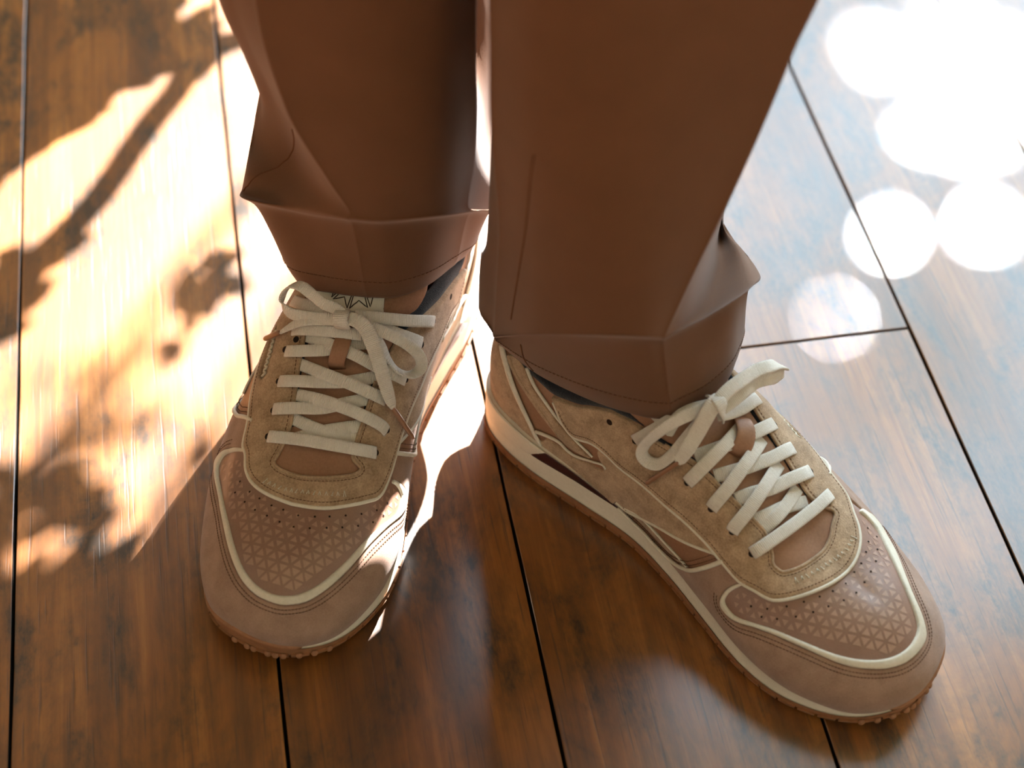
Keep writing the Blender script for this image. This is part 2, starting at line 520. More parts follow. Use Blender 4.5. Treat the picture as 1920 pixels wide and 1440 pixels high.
def oak():
    m, nt, b = nodes_mat('worn_oak_boards'); L = nt.links.new
    tc = N(nt, 'ShaderNodeTexCoord'); oi = N(nt, 'ShaderNodeObjectInfo')
    off = N(nt, 'ShaderNodeVectorMath', op='SCALE'); off.inputs[0].default_value = (7.3, 11.1, 3.7); L(oi.outputs['Random'], off.inputs['Scale'])
    add = N(nt, 'ShaderNodeVectorMath', op='ADD'); L(tc.outputs['Object'], add.inputs[0]); L(off.outputs[0], add.inputs[1])
    def noise_(scale3, sc, det=4.0, rough=.6, dist=0.0):
        mp = N(nt, 'ShaderNodeMapping'); mp.inputs['Scale'].default_value = scale3; L(add.outputs[0], mp.inputs['Vector'])
        n = N(nt, 'ShaderNodeTexNoise', Scale=sc, Detail=det, Roughness=rough, Distortion=dist); L(mp.outputs[0], n.inputs['Vector']); return n
    grain = noise_((1, .045, 1), 95, 5, .65, .5)          # long figure
    fig = noise_((1, .16, 1), 16, 3, .5, 1.2)             # broad cathedral figure
    pores = noise_((1, .035, 1), 420, 2, .6)              # open pores
    blot = noise_((1, .55, 1), 15, 6, .68, .4)            # worn varnish and stains
    spk = noise_((1, .35, 1), 130, 4, .7)
    # base tone from figure and grain
    a = N(nt, 'ShaderNodeMath', op='ADD'); L(grain.outputs['Fac'], a.inputs[0]); L(fig.outputs['Fac'], a.inputs[1])
    h = N(nt, 'ShaderNodeMath', op='MULTIPLY'); h.inputs[1].default_value = .5; L(a.outputs[0], h.inputs[0])
    base = ramp(nt, [(.32, (.12, .040, .008)), (.5, (.27, .092, .013)), (.66, (.47, .182, .034))]); L(h.outputs[0], base.inputs[0])
    # dark stains
    st = ramp(nt, [(.42, (1, 1, 1)), (.50, (.45, .45, .45)), (.60, (0, 0, 0))]); L(blot.outputs['Fac'], st.inputs[0])
    sm = N(nt, 'ShaderNodeMath', op='MULTIPLY'); L(st.outputs[0], sm.inputs[0])
    sr = ramp(nt, [(.35, (.35, .35, .35)), (.6, (1, 1, 1))]); L(spk.outputs['Fac'], sr.inputs[0]); L(sr.outputs[0], sm.inputs[1])
    mx = N(nt, 'ShaderNodeMix', data_type='RGBA'); L(sm.outputs[0], mx.inputs['Factor']); L(base.outputs[0], mx.inputs[6]); mx.inputs[7].default_value = (.055, .029, .013, 1)
    # pores
    pr = ramp(nt, [(.30, (1, 1, 1)), (.40, (0, 0, 0))]); L(pores.outputs['Fac'], pr.inputs[0])
    pm = N(nt, 'ShaderNodeMath', op='MULTIPLY'); pm.inputs[1].default_value = .5; L(pr.outputs[0], pm.inputs[0])
    mx2 = N(nt, 'ShaderNodeMix', data_type='RGBA'); L(pm.outputs[0], mx2.inputs['Factor']); L(mx.outputs[2], mx2.inputs[6]); mx2.inputs[7].default_value = (.045, .028, .018, 1)
    # board to board tone
    vr = N(nt, 'ShaderNodeMapRange'); vr.inputs['To Min'].default_value = .85; vr.inputs['To Max'].default_value = 1.15; L(oi.outputs['Random'], vr.inputs['Value'])
    hs = N(nt, 'ShaderNodeHueSaturation'); L(mx2.outputs[2], hs.inputs['Color']); L(vr.outputs[0], hs.inputs['Value'])
    L(hs.outputs[0], b.inputs['Base Color'])
    # varnish: gloss broken by wear
    rr = N(nt, 'ShaderNodeMapRange'); rr.inputs['From Min'].default_value = .3; rr.inputs['From Max'].default_value = .7; rr.inputs['To Min'].default_value = .42; rr.inputs['To Max'].default_value = .60
    L(blot.outputs['Fac'], rr.inputs['Value']); L(rr.outputs[0], b.inputs['Roughness'])
    b.inputs['IOR'].default_value = 1.5
    b.inputs['Coat Weight'].default_value = 1.0; b.inputs['Coat Roughness'].default_value = .22; b.inputs['Coat IOR'].default_value = 1.62
    b.inputs['Specular IOR Level'].default_value = .4
    hb = N(nt, 'ShaderNodeMath', op='SUBTRACT'); L(grain.outputs['Fac'], hb.inputs[0]); L(pm.outputs[0], hb.inputs[1])
    bp = N(nt, 'ShaderNodeBump', Strength=.35, Distance=.0006); L(hb.outputs[0], bp.inputs['Height']); L(bp.outputs[0], b.inputs['Normal'])
    return m


M['oak'] = oak()
floor = structure('floor', [((RX0 - T, RY0 - T, -.05), (RX1 + T, RY1 + T, -.019))], M['subfloor'])
END_Y = 0.00738
rnd = random.Random(11)


def board(x0, x1, y0, y1):
    g = .0009; b = .0005
    x0 += g; x1 -= g; y0 += g * .8; y1 -= g * .8
    w, l = x1 - x0, y1 - y0
    # outline with slightly uneven edges
    n = max(2, int(l / .05)); lo = []; hi = []
    for i in range(n + 1):
        y = l * i / n; lo.append((rnd.uniform(-.00025, .00035), y)); hi.append((w + rnd.uniform(-.00035, .00025), y))
    V = []; F = []
    for i in range(n + 1):
        yy = lo[i][1]; ya = min(max(yy, b), l - b)
        V += [(lo[i][0], yy, -.018), (lo[i][0], yy, -b), (lo[i][0] + b, ya, 0), (hi[i][0] - b, ya, 0), (hi[i][0], yy, -b), (hi[i][0], yy, -.018)]
    for i in range(n):
        for k in range(5): F.append((i * 6 + k, (i + 1) * 6 + k, (i + 1) * 6 + k + 1, i * 6 + k + 1)[::-1])
    for s in (0, n * 6):
        F.append((s + 1, s + 4, s + 3, s + 2)); F.append((s, s + 5, s + 4, s + 1))
    mb = MB(); mb.add(V, F)
    o = mb.build('floorboard', M['oak'], floor, False)
    o.data.materials.append(M['subfloor'])                        # grime on the sides of the joints
    for p in o.data.polygons:
        if abs(p.normal.z) < .5: p.material_index = 1
    o.location = (x0, y0, rnd.uniform(-.0002, .0001))
    return o


for k in range(-12, 21):
    xa, xb = k * PW, (k + 1) * PW
    xa = max(xa, RX0); xb = min(xb, RX1)
    if xb - xa < .02: continue
    cuts = [RY0]
    if k == 3: cuts += [END_Y - 1.35, END_Y]
    elif -1 <= k <= 6: cuts += [-.62 - rnd.uniform(0, .5)] + ([.72] if k in (1, 5) else [])
    else:
        y = RY0 + rnd.uniform(.3, 1.2)
        while y < RY1 - .2: cuts.append(y); y += rnd.uniform(.9, 1.6)
    cuts.append(RY1)
    for a, b_ in zip(cuts[:-1], cuts[1:]): board(xa, xb, a, b_)

# daylight enters through the opening: a portal guides the sky light
pd = bpy.data.lights.new('window_portal', 'AREA'); pd.shape = 'RECTANGLE'; pd.size = WX1 - WX0; pd.size_y = WZ1
pd.cycles.is_portal = True
po = bpy.data.objects.new('window_portal', pd); COL.objects.link(po)
po.location = ((WX0 + WX1) / 2, RY1 + .1, WZ1 / 2); po.rotation_euler = (math.radians(-90), 0, 0)
# outlines of the pieces on the unrolled shoe (flat millimetres) and lace paths (x, y, z millimetres), measured on the shoe itself
FL = {
'toe_strip_outer': [(217.1,-41.5),(214.3,-56.5),(214.3,-66.8),(217.9,-74.5),(227.0,-66.4),(239.8,-55.2),(258.3,-39.9),(274.3,-27.7),(284.8,-18.7),(291.6,-11.3),(296.5,-1.6),(297.8,9.5),(295.9,17.3),(290.4,25.8),(279.7,33.4),(265.4,40.0),(248.0,46.1),(231.9,54.1),(220.8,62.5),(211.7,67.8),(207.4,63.6),(206.1,55.5),(207.0,49.8)],
'toe_strip_inner': [(219.4,-40.3),(217.6,-52.3),(217.3,-61.3),(221.8,-64.6),(228.8,-60.6),(242.7,-48.5),(256.7,-36.4),(270.4,-25.7),(281.0,-16.8),(287.7,-9.4),(292.0,-1.0),(293.2,8.0),(290.8,16.4),(286.0,23.0),(277.4,29.3),(262.4,36.4),(245.9,42.6),(233.2,49.7),(220.9,58.6),(214.5,60.4),(210.6,58.3),(209.0,53.2),(209.4,49.4)],
'b_toe_strip_outer': [(208.7,44.4),(205.4,54.4),(205.9,62.8),(209.3,66.0),(217.6,64.0),(228.7,56.2),(240.3,50.5),(256.1,44.5),(271.3,39.1),(282.2,33.0),(291.8,23.9),(297.4,13.8),(298.8,2.7),(296.8,-7.4),(289.8,-12.9),(277.4,-19.6),(263.8,-31.3),(249.6,-47.1),(238.6,-57.4),(229.8,-58.3),(225.2,-49.2)],
'b_toe_strip_inner': [(210.3,45.6),(207.8,54.0),(208.2,60.2),(210.5,61.8),(217.1,60.8),(227.0,54.4),(238.2,48.1),(253.9,41.8),(268.4,36.0),(279.5,29.2),(287.4,21.2),(291.7,12.7),(292.6,3.9),(290.6,-4.3),(286.3,-8.9),(275.3,-16.0),(263.3,-24.9),(249.6,-35.7),(239.0,-44.9),(231.0,-45.5),(225.9,-42.7)],
'eyestay_toe': [(211.6,-41.9),(220.8,-39.0),(229.2,-34.9),(236.1,-28.2),(241.0,-18.2),(243.0,-6.2),(242.4,7.1),(239.5,17.2),(233.8,26.6),(226.3,36.1),(219.7,42.5),(210.9,47.1),(201.0,49.5),(191.4,50.8),(184.2,50.8)],
'eyestay_medial': [(182.3,49.9),(173.4,52.5),(153.2,57.3),(116.6,71.8),(81.1,83.6)],
'eyestay_lateral': [(228.6,-36.7),(216.6,-38.9),(203.5,-40.5),(190.1,-44.7),(182.1,-45.7),(166.5,-50.3),(157.0,-48.2),(150.0,-46.3)],
'b_eyestay_outer': [(56.9,54.1),(62.3,63.3),(72.0,68.2),(88.8,61.7),(97.4,62.4),(113.3,61.5),(130.6,56.9),(152.3,52.2),(168.0,48.3),(183.2,45.3),(194.8,44.0)],
'b_eyestay_outer2': [(145.6,53.9),(163.7,50.2),(179.7,47.8),(195.8,45.1),(208.1,43.6),(216.8,41.9),(222.5,40.1),(227.4,37.5),(233.1,30.8),(238.6,21.3),(242.9,10.0),(244.5,-1.2),(243.3,-11.4),(239.0,-21.1),(232.9,-28.8),(225.3,-34.9),(218.1,-36.7)],
'throat_left': [(156.7,-24.8),(160.6,-25.1),(169.1,-23.9),(180.0,-21.7),(192.3,-19.1),(204.4,-17.1),(211.3,-16.1)],
'throat_D': [(215.1,-16.1),(219.6,-18.8),(223.9,-19.5),(226.7,-15.0),(227.6,-6.4),(226.2,4.9),(222.9,14.9),(218.4,22.8),(214.9,26.3),(212.8,26.2),(210.1,22.2),(209.1,19.4)],
'throat_right': [(201.0,19.8),(187.1,19.9),(171.9,19.6),(154.9,22.0),(140.8,26.5),(125.5,33.5)],
'collar_medial': [(125.5,33.5),(113.0,37.2),(99.9,41.5),(77.7,47.8),(56.4,52.2)],
'b_collar': [(32.5,44.0),(44.7,46.1),(56.1,51.0),(66.9,49.4),(77.5,47.2),(90.4,40.8),(102.1,34.3),(111.2,31.5),(120.5,29.8),(128.7,29.5)],
'b_throat_med': [(128.2,26.8),(138.1,25.0),(153.6,22.0),(166.7,20.0),(175.7,19.3),(182.5,18.8),(195.8,17.8),(202.9,17.7),(206.7,18.0)],
'b_D': [(207.9,21.1),(212.6,22.9),(214.6,25.8),(218.4,26.0),(222.3,23.7),(226.8,14.2),(228.7,0.9),(227.0,-8.9),(222.8,-16.7),(218.9,-19.0),(214.3,-17.0)],
'b_throat_lat': [(155.9,-23.8),(168.1,-18.1),(177.5,-18.7),(187.5,-16.9),(198.0,-16.3),(207.0,-15.9),(214.9,-17.7)],
'slit': [(159.1,-47.5),(167.5,-46.9),(181.7,-43.2),(182.3,-39.0),(180.8,-37.6),(172.1,-39.4),(162.7,-41.6),(159.1,-41.5)],
'zig': [(181.4,-41.0),(180.9,-37.6),(178.5,-41.0),(177.7,-38.3),(174.4,-42.3),(174.3,-38.8),(170.8,-42.8),(170.5,-39.6),(166.8,-43.7),(166.4,-40.6),(162.9,-44.2),(162.7,-41.6),(160.0,-44.6),(159.4,-42.1)],
'lat_pipe': [(176.3,-48.5),(180.3,-49.9),(185.0,-52.9),(189.7,-57.2),(194.3,-61.4),(195.4,-62.5),(198.7,-55.5),(201.7,-46.2),(203.1,-40.1)],
'lat_pipe2': [(176.7,-51.2),(183.8,-55.6),(187.9,-62.3),(191.6,-66.6),(194.0,-65.6),(196.8,-61.2)],
'mudguard_lat': [(203.1,-41.2),(200.6,-49.7),(195.2,-64.9),(190.9,-72.7),(184.1,-70.2),(177.4,-59.9),(170.9,-52.4)],
'b_W1': [(5.9,35.8),(8.7,45.5),(10.6,56.3),(14.1,68.0),(18.1,78.2),(21.1,86.8),(24.4,93.7)],
'b_W2': [(14.0,42.0),(19.3,51.6),(29.8,62.2),(40.9,72.9),(48.7,81.3)],
'b_W3': [(31.1,44.6),(36.2,53.9),(49.0,65.0),(55.2,69.1),(68.1,75.4),(83.7,78.2)],
'b_W4': [(23.8,84.9),(37.1,84.6),(49.2,84.9),(56.8,87.7),(67.0,87.5),(81.5,82.4),(93.2,77.3),(95.9,78.4)],
'b_W5b': [(75.4,69.2),(82.5,75.2),(93.1,77.5)],
'b_W6': [(105.0,96.8),(118.1,93.6),(134.0,82.9),(153.0,70.0),(171.6,58.5),(189.9,47.7)],
'b_W6e': [(191.2,49.9)],
'b_M1': [(108.0,102.2),(119.8,101.8),(133.8,100.4),(149.6,97.1),(169.1,83.9),(182.2,69.1),(189.4,56.9),(194.4,45.3)],
'b_W7': [(112.3,94.8),(130.8,84.0),(142.7,79.2),(159.7,75.6),(179.8,69.4)],
'b_W8': [(123.0,91.2),(141.5,88.6),(160.3,87.2),(173.9,77.5)],
'b_midtop': [(-28.6,68.2),(-18.1,77.8),(0.5,85.4),(25.5,93.5),(30.5,97.7),(55.8,96.4),(80.3,96.4),(101.4,98.7),(106.8,102.4)],
'perf1': [(235.7,-37.0),(241.4,-27.7),(244.4,-20.3),(246.9,-12.2),(247.4,-5.3),(248.3,3.7),(246.2,12.3),(243.2,19.6),(239.0,27.5),(233.9,35.5),(227.1,43.9),(220.0,49.9)],
'perf2': [(242.0,-37.7),(247.4,-28.3),(251.3,-20.1),(253.3,-12.2),(254.7,-4.5),(255.4,3.9),(253.4,12.2),(249.7,20.4),(245.8,28.1),(240.7,36.0),(234.1,43.9),(227.4,49.4)],
'script_a': [(234.8,-20.1),(236.2,-14.3),(236.7,-8.6),(235.6,-1.0),(234.3,7.9),(231.9,16.3),(228.9,23.3)],
'script_b': [(229.1,21.6),(231.5,17.1),(233.4,9.7),(234.0,1.8),(233.5,-6.7),(232.1,-13.4),(231.8,-17.6)],
'label': [(136.1,-26.0),(128.0,9.6),(139.4,13.2),(144.4,-1.5),(143.3,-23.4)],
'loop_tab_a': [(154.9,-3.3),(158.9,-2.3),(163.9,-1.9),(169.2,-2.4),(171.7,-1.9)],
'loop_tab_b': [(156.1,-14.4),(159.2,-11.0),(162.5,-7.9),(165.3,-4.1),(167.4,0.3),(168.4,2.4)],
'eye_a': [(211.3,-27.7),(202.6,31.7),(198.2,-29.4),(189.7,34.1),(183.5,-31.8),(177.6,26.8),(167.0,-34.2),(161.5,36.2),(161.8,-29.3),(137.1,40.7),(138.3,-39.5),(116.8,45.2),(88.0,54.0)],
'eye_b': [(204.5,30.0),(190.4,30.2),(175.2,31.0),(157.3,32.2),(118.2,42.2),(211.1,-28.1),(196.7,-28.5),(183.6,-28.6),(168.8,-30.1)],
'eye_b2': [(99.0,45.2)],
'maroon': [(72.2,21.0),(84.0,32.5),(98.4,31.3),(114.8,29.3),(131.9,26.8),(137.5,24.6),(122.7,24.2),(106.1,24.1),(89.5,23.0)],
'wedge': [(28.1,8.5),(46.6,14.3),(63.1,16.4),(72.2,21.0),(84.0,32.5),(78.7,32.9),(61.8,33.9),(50.4,34.4),(39.8,34.6)],
}
LACE = {
'a_bar1': [(212.2,-27.7,69.8),(213.3,-23.3,72.6),(212.2,-10.0,74.5),(210.6,8.6,75.5),(207.6,22.7,73.5),(204.9,29.2,70.7),(202.5,30.8,67.6)],
'a_x2': [(200.6,-19.0,76.3),(203.2,-7.7,76.7),(204.4,6.2,76.5),(200.5,21.8,72.8)],
'a_p2': [(193.3,21.2,76.5),(199.3,12.0,78.0),(204.3,1.4,76.6),(210.1,-12.1,72.0)],
'a_A2': [(198.5,-29.9,76.6),(199.4,-25.6,79.9),(197.9,-15.3,82.6),(194.5,-2.0,83.8),(188.0,10.0,85.6),(179.2,21.0,83.5)],
'a_B2': [(189.4,-20.7,82.3),(190.8,-14.1,84.8),(191.7,-3.0,86.5),(192.6,11.8,85.9),(191.9,23.8,81.7),(190.6,30.3,76.5),(189.4,32.3,71.3)],
'a_A3': [(184.3,-32.0,83.4),(185.6,-27.8,86.7),(185.1,-20.0,89.0),(182.5,-6.4,90.4),(178.4,6.5,91.1),(167.8,20.8,89.2)],
'a_B3': [(174.1,-23.7,89.9),(176.8,-16.4,92.1),(179.0,-7.6,93.4),(180.6,7.5,92.8),(180.5,18.8,89.7),(179.0,25.8,85.4),(177.0,27.1,81.9)],
'a_A4': [(168.6,-33.9,90.7),(170.2,-29.1,94.4),(169.6,-20.9,97.0),(166.6,-9.3,98.9),(161.0,2.2,100.6),(152.2,16.3,99.7)],
'a_B4': [(159.5,-25.5,97.1),(162.5,-15.7,99.7),(164.7,-6.0,101.0),(166.6,7.3,100.2),(167.4,19.0,96.4),(164.6,29.3,89.6),(160.7,33.1,82.8)],
'a_A5': [(157.5,-33.9,96.5),(158.9,-27.9,100.7),(158.4,-15.1,103.9),(157.3,-0.9,105.4),(155.8,7.3,105.8)],
'a_B5': [(137.5,34.4,89.6),(142.4,32.1,96.4),(147.0,24.3,103.3),(149.7,13.8,108.1),(150.9,4.7,109.8)],
'a_B6': [(121.3,36.0,90.6),(128.2,35.0,97.8),(138.9,26.3,106.4),(145.7,14.3,111.2),(150.1,0.6,112.2)],
'a_A6': [(138.6,-41.6,98.6),(145.0,-33.2,105.3),(147.0,-24.2,108.7),(149.1,-13.5,110.9)],
'a_loopL': [(153.2,-2.1,112.4),(151.1,-9.5,115.7),(150.3,-17.5,116.7),(147.8,-25.2,118.9),(145.5,-31.9,120.2),(144.6,-38.3,117.8),(146.3,-42.5,112.2),(149.2,-42.7,106.9),(152.7,-37.5,104.9),(154.5,-29.2,106.5),(154.4,-17.4,109.0),(153.3,-6.0,111.2)],
'a_tailL': [(153.5,-6.0,110.0),(155.1,-16.2,108.1),(156.5,-24.5,106.2),(157.9,-31.1,103.0),(159.4,-35.6,99.6),(160.8,-40.1,95.6)],
'a_agletL': [(160.6,-39.8,95.9),(160.3,-43.8,92.3),(157.8,-51.8,82.9)],
'a_loopR': [(152.8,1.6,111.3),(154.2,12.7,111.3),(154.0,23.1,108.8),(152.6,33.0,102.4),(151.9,38.9,93.9),(154.2,39.6,87.5),(160.4,36.0,87.9),(163.4,29.9,92.6),(162.0,23.8,98.6),(158.4,18.4,104.4),(153.8,9.6,109.9),(152.6,2.5,111.4)],
'a_tailR': [(154.1,-1.7,114.2),(155.2,4.6,114.9),(157.7,10.3,112.9),(163.5,16.5,107.7),(170.4,22.7,99.7),(177.7,29.3,89.4),(181.7,33.6,82.3)],
'a_agletR': [(181.6,33.2,82.8),(182.2,38.2,74.6),(180.9,44.4,60.1)],
'a_knot': [(149.7,-5.8,114.3),(154.7,-5.4,116.2),(157.5,-4.9,115.3),(158.4,-4.1,113.1),(156.9,-3.8,108.3)],
'b_bar1': [(204.6,29.0,67.7),(206.5,27.2,71.0),(208.8,20.3,73.8),(211.6,4.1,75.1),(213.0,-13.3,74.1),(212.9,-24.4,72.6),(212.0,-30.1,69.3)],
'b_x1': [(199.6,-15.1,77.2),(202.3,-1.6,78.3),(202.8,9.1,77.4),(201.3,17.6,74.0)],
'b_x2': [(207.2,-14.1,72.9),(202.5,-1.7,76.8),(199.3,10.4,78.3),(195.3,18.9,76.3)],
'b_T2': [(190.3,28.7,72.4),(190.8,27.4,76.6),(191.7,19.9,82.6),(190.8,7.2,87.6),(187.9,-6.7,87.5),(185.5,-15.7,84.9)],
'b_T3': [(175.1,27.8,77.5),(176.1,26.7,82.3),(177.4,18.7,89.7),(176.6,4.8,95.2),(174.1,-8.5,94.9),(171.4,-17.4,92.2)],
'b_T4': [(157.5,27.0,82.9),(159.4,26.4,88.1),(162.0,20.0,96.0),(163.4,8.9,101.1),(162.5,-3.6,101.1),(160.4,-14.0,98.3)],
'b_L2': [(197.7,-29.1,77.3),(197.6,-21.8,81.6),(195.4,-12.2,83.8),(192.2,-0.4,84.5),(187.0,10.1,85.0),(182.4,17.9,82.7)],
'b_L3': [(183.9,-30.0,84.3),(183.9,-21.9,88.9),(182.6,-12.9,90.7),(178.2,0.4,91.9),(174.0,9.2,91.8),(167.5,18.0,89.2)],
'b_L4': [(169.2,-31.0,91.4),(169.6,-22.8,96.2),(168.5,-15.2,98.0),(164.8,-1.1,99.0),(161.2,8.4,98.7),(153.9,18.8,94.6)],
'b_loopR': [(150.9,3.1,119.0),(151.4,-0.2,123.4),(151.5,-6.1,125.1),(152.0,-14.6,125.1),(152.5,-28.7,122.5),(154.5,-38.2,120.2),(154.8,-47.3,114.4),(155.3,-54.0,105.1),(158.1,-43.1,110.7),(156.8,-35.1,114.6),(154.7,-28.9,115.6),(155.3,-17.4,118.7),(154.2,-9.1,117.4),(152.8,-1.4,116.0)],
'b_loopL': [(150.3,2.4,119.3),(147.2,8.8,118.9),(143.0,16.9,116.9),(138.5,24.2,111.9),(134.0,29.7,103.7),(130.2,31.8,93.8),(130.1,32.1,86.8),(134.6,31.6,83.9),(140.6,30.2,86.7),(145.0,26.6,95.2),(147.4,20.1,104.1),(148.8,13.3,110.4),(149.8,4.6,116.0)],
'b_tail': [(149.8,-1.4,120.9),(151.4,4.4,124.2),(151.8,8.4,122.4),(152.0,12.5,117.9),(151.6,16.8,110.4),(151.2,23.0,102.4),(150.0,27.7,93.7)],
'b_aglet': [(150.3,27.2,94.6),(145.7,30.2,86.3),(136.9,34.3,69.5)],
'b_topbar': [(153.1,2.8,114.5),(154.6,-6.1,109.4),(155.9,-16.7,105.4),(155.8,-26.2,102.6),(154.3,-35.1,96.5)],
'b_med5': [(121.4,27.5,86.6),(125.5,27.6,93.6),(131.4,25.0,102.8),(137.5,18.8,111.7),(142.6,9.3,115.3),(146.9,0.7,115.0)],
'b_knot': [(146.3,-0.3,120.3),(151.0,2.3,125.2),(154.4,3.0,124.0),(156.3,2.4,119.7),(155.2,-0.5,111.3)],
}
# trouser legs: rings of control points from the hem upwards (metres)
SEAM_B = [(0.2816, -0.105, 0.2826), (0.2774, -0.1, 0.236), (0.2769, -0.09, 0.194), (0.2789, -0.075, 0.1427)]
SEAM_B_LOW = [(0.2882, -0.068, 0.1146), (0.2926, -0.066, 0.1016), (0.2964, -0.068, 0.0926)]
SEAM_A = [(0.181, 0.0, 0.2209), (0.1808, 0.012, 0.2029), (0.1708, 0.02, 0.1832), (0.1583, 0.03, 0.1613), (0.1499, 0.034, 0.1486)]
LEG_B = [[(0.28,-0.039,0.086),(0.297,-0.07,0.091),(0.321,-0.099,0.098),(0.343,-0.119,0.105),(0.357,-0.127,0.109),(0.379,-0.119,0.112),(0.399,-0.097,0.108),(0.411,-0.056,0.094),(0.368,-0.008,0.068),(0.322,0.01,0.062),(0.282,0.004,0.068)],
[(0.2795,-0.0404,0.0883),(0.2953,-0.0759,0.1037),(0.3189,-0.1042,0.1135),(0.3409,-0.1217,0.1196),(0.355,-0.1274,0.1212),(0.3782,-0.1174,0.1221),(0.3999,-0.0954,0.1177),(0.4133,-0.0528,0.0987),(0.3716,-0.0037,0.0747),(0.3249,0.0122,0.0688),(0.2812,0.0004,0.0732)],
[(0.2814,-0.0435,0.0931),(0.2941,-0.0863,0.1297),(0.3157,-0.1122,0.1455),(0.3369,-0.1242,0.1496),(0.3508,-0.1251,0.1463),(0.3753,-0.1113,0.1427),(0.3995,-0.0901,0.1376),(0.4151,-0.0461,0.1083),(0.3773,0.0027,0.0883),(0.3315,0.0137,0.0829),(0.2822,-0.0085,0.084)],
[(0.282,-0.0458,0.0971),(0.2921,-0.0953,0.1515),(0.3127,-0.1198,0.1722),(0.3336,-0.1274,0.1747),(0.3474,-0.1242,0.1674),(0.3732,-0.1072,0.1601),(0.3998,-0.0866,0.1543),(0.4177,-0.0408,0.1164),(0.3826,0.0089,0.0998),(0.3364,0.0158,0.0947),(0.2823,-0.0151,0.093)],
[(0.2771,-0.047,0.0989),(0.2875,-0.103,0.1613),(0.3092,-0.128,0.1843),(0.3314,-0.134,0.186),(0.346,-0.129,0.1769),(0.3745,-0.11,0.1679),(0.4041,-0.088,0.1618),(0.424,-0.038,0.12),(0.388,0.016,0.105),(0.338,0.022,0.1),(0.2776,-0.016,0.0971)],
[(0.2773,-0.047,0.105),(0.2871,-0.104,0.1672),(0.3089,-0.128,0.1893),(0.3313,-0.133,0.1903),(0.3471,-0.128,0.1818),(0.3798,-0.098,0.1598),(0.4062,-0.08,0.1576),(0.418,-0.03,0.13),(0.384,0.024,0.12),(0.338,0.023,0.115),(0.2769,-0.014,0.106)],
[(0.2748,-0.062,0.1619),(0.2861,-0.106,0.2124),(0.3065,-0.126,0.2295),(0.3308,-0.13,0.2299),(0.3591,-0.12,0.2126),(0.3947,-0.058,0.1515),(0.4091,-0.05,0.151),(0.4193,-0.018,0.1238),(0.38,0.028,0.17),(0.336,0.028,0.165),(0.2761,-0.02,0.1436)],
[(0.2731,-0.072,0.2098),(0.2844,-0.107,0.2485),(0.3047,-0.124,0.2616),(0.3301,-0.126,0.26),(0.3695,-0.114,0.239),(0.4042,-0.03,0.1528),(0.4059,-0.026,0.1524),(0.4153,0.004,0.1234),(0.375,0.032,0.225),(0.33,0.036,0.22),(0.2783,-0.025,0.1679)],
[(0.2674,-0.075,0.2709),(0.2803,-0.105,0.298),(0.3029,-0.118,0.3063),(0.3307,-0.12,0.3046),(0.3837,-0.106,0.2814),(0.3962,-0.07,0.2505),(0.4046,-0.035,0.2195),(0.398,0.0,0.29),(0.378,0.035,0.29),(0.306,0.052,0.285),(0.283,0.0,0.27)],
[(0.2658,-0.075,0.3166),(0.2792,-0.102,0.3375),(0.3014,-0.113,0.3436),(0.3308,-0.114,0.3411),(0.3946,-0.1,0.3218),(0.4042,-0.075,0.302),(0.4148,-0.035,0.2697),(0.415,0.005,0.34),(0.385,0.038,0.34),(0.31,0.055,0.335),(0.283,0.0,0.32)],
[(0.265,-0.072,0.3742),(0.2779,-0.098,0.3905),(0.2989,-0.108,0.3952),(0.3266,-0.109,0.3934),(0.4062,-0.095,0.3767),(0.4159,-0.07,0.359),(0.4255,-0.03,0.3312),(0.425,0.01,0.4),(0.39,0.04,0.4),(0.328,0.046,0.395),(0.283,0.0,0.385)],
[(0.277,-0.025,0.5),(0.2911,-0.0697,0.5),(0.322,-0.0957,0.5),(0.3618,-0.1027,0.5),(0.3997,-0.0889,0.5),(0.4225,-0.064,0.5),(0.433,-0.025,0.5),(0.4189,0.0197,0.5),(0.3752,0.0503,0.5),(0.322,0.0457,0.5),(0.2875,0.014,0.5)],
[(0.275,-0.02,0.62),(0.2904,-0.0688,0.62),(0.3241,-0.097,0.62),(0.3674,-0.1047,0.62),(0.4088,-0.0896,0.62),(0.4336,-0.0625,0.62),(0.445,-0.02,0.62),(0.4296,0.0288,0.62),(0.382,0.0621,0.62),(0.3241,0.057,0.62),(0.2864,0.0225,0.62)],
[(0.27,-0.01,0.75),(0.2866,-0.0645,0.75),(0.3231,-0.0961,0.75),(0.37,-0.1046,0.75),(0.4148,-0.0878,0.75),(0.4417,-0.0575,0.75),(0.454,-0.01,0.75),(0.4374,0.0445,0.75),(0.3858,0.0818,0.75),(0.3231,0.0761,0.75),(0.2823,0.0375,0.75)],
[(0.262,0.0,0.88),(0.2797,-0.0602,0.88),(0.3186,-0.0952,0.88),(0.3685,-0.1046,0.88),(0.4162,-0.086,0.88),(0.4449,-0.0525,0.88),(0.458,-0.0,0.88),(0.4403,0.0602,0.88),(0.3854,0.1014,0.88),(0.3186,0.0952,0.88),(0.2751,0.0525,0.88)]]
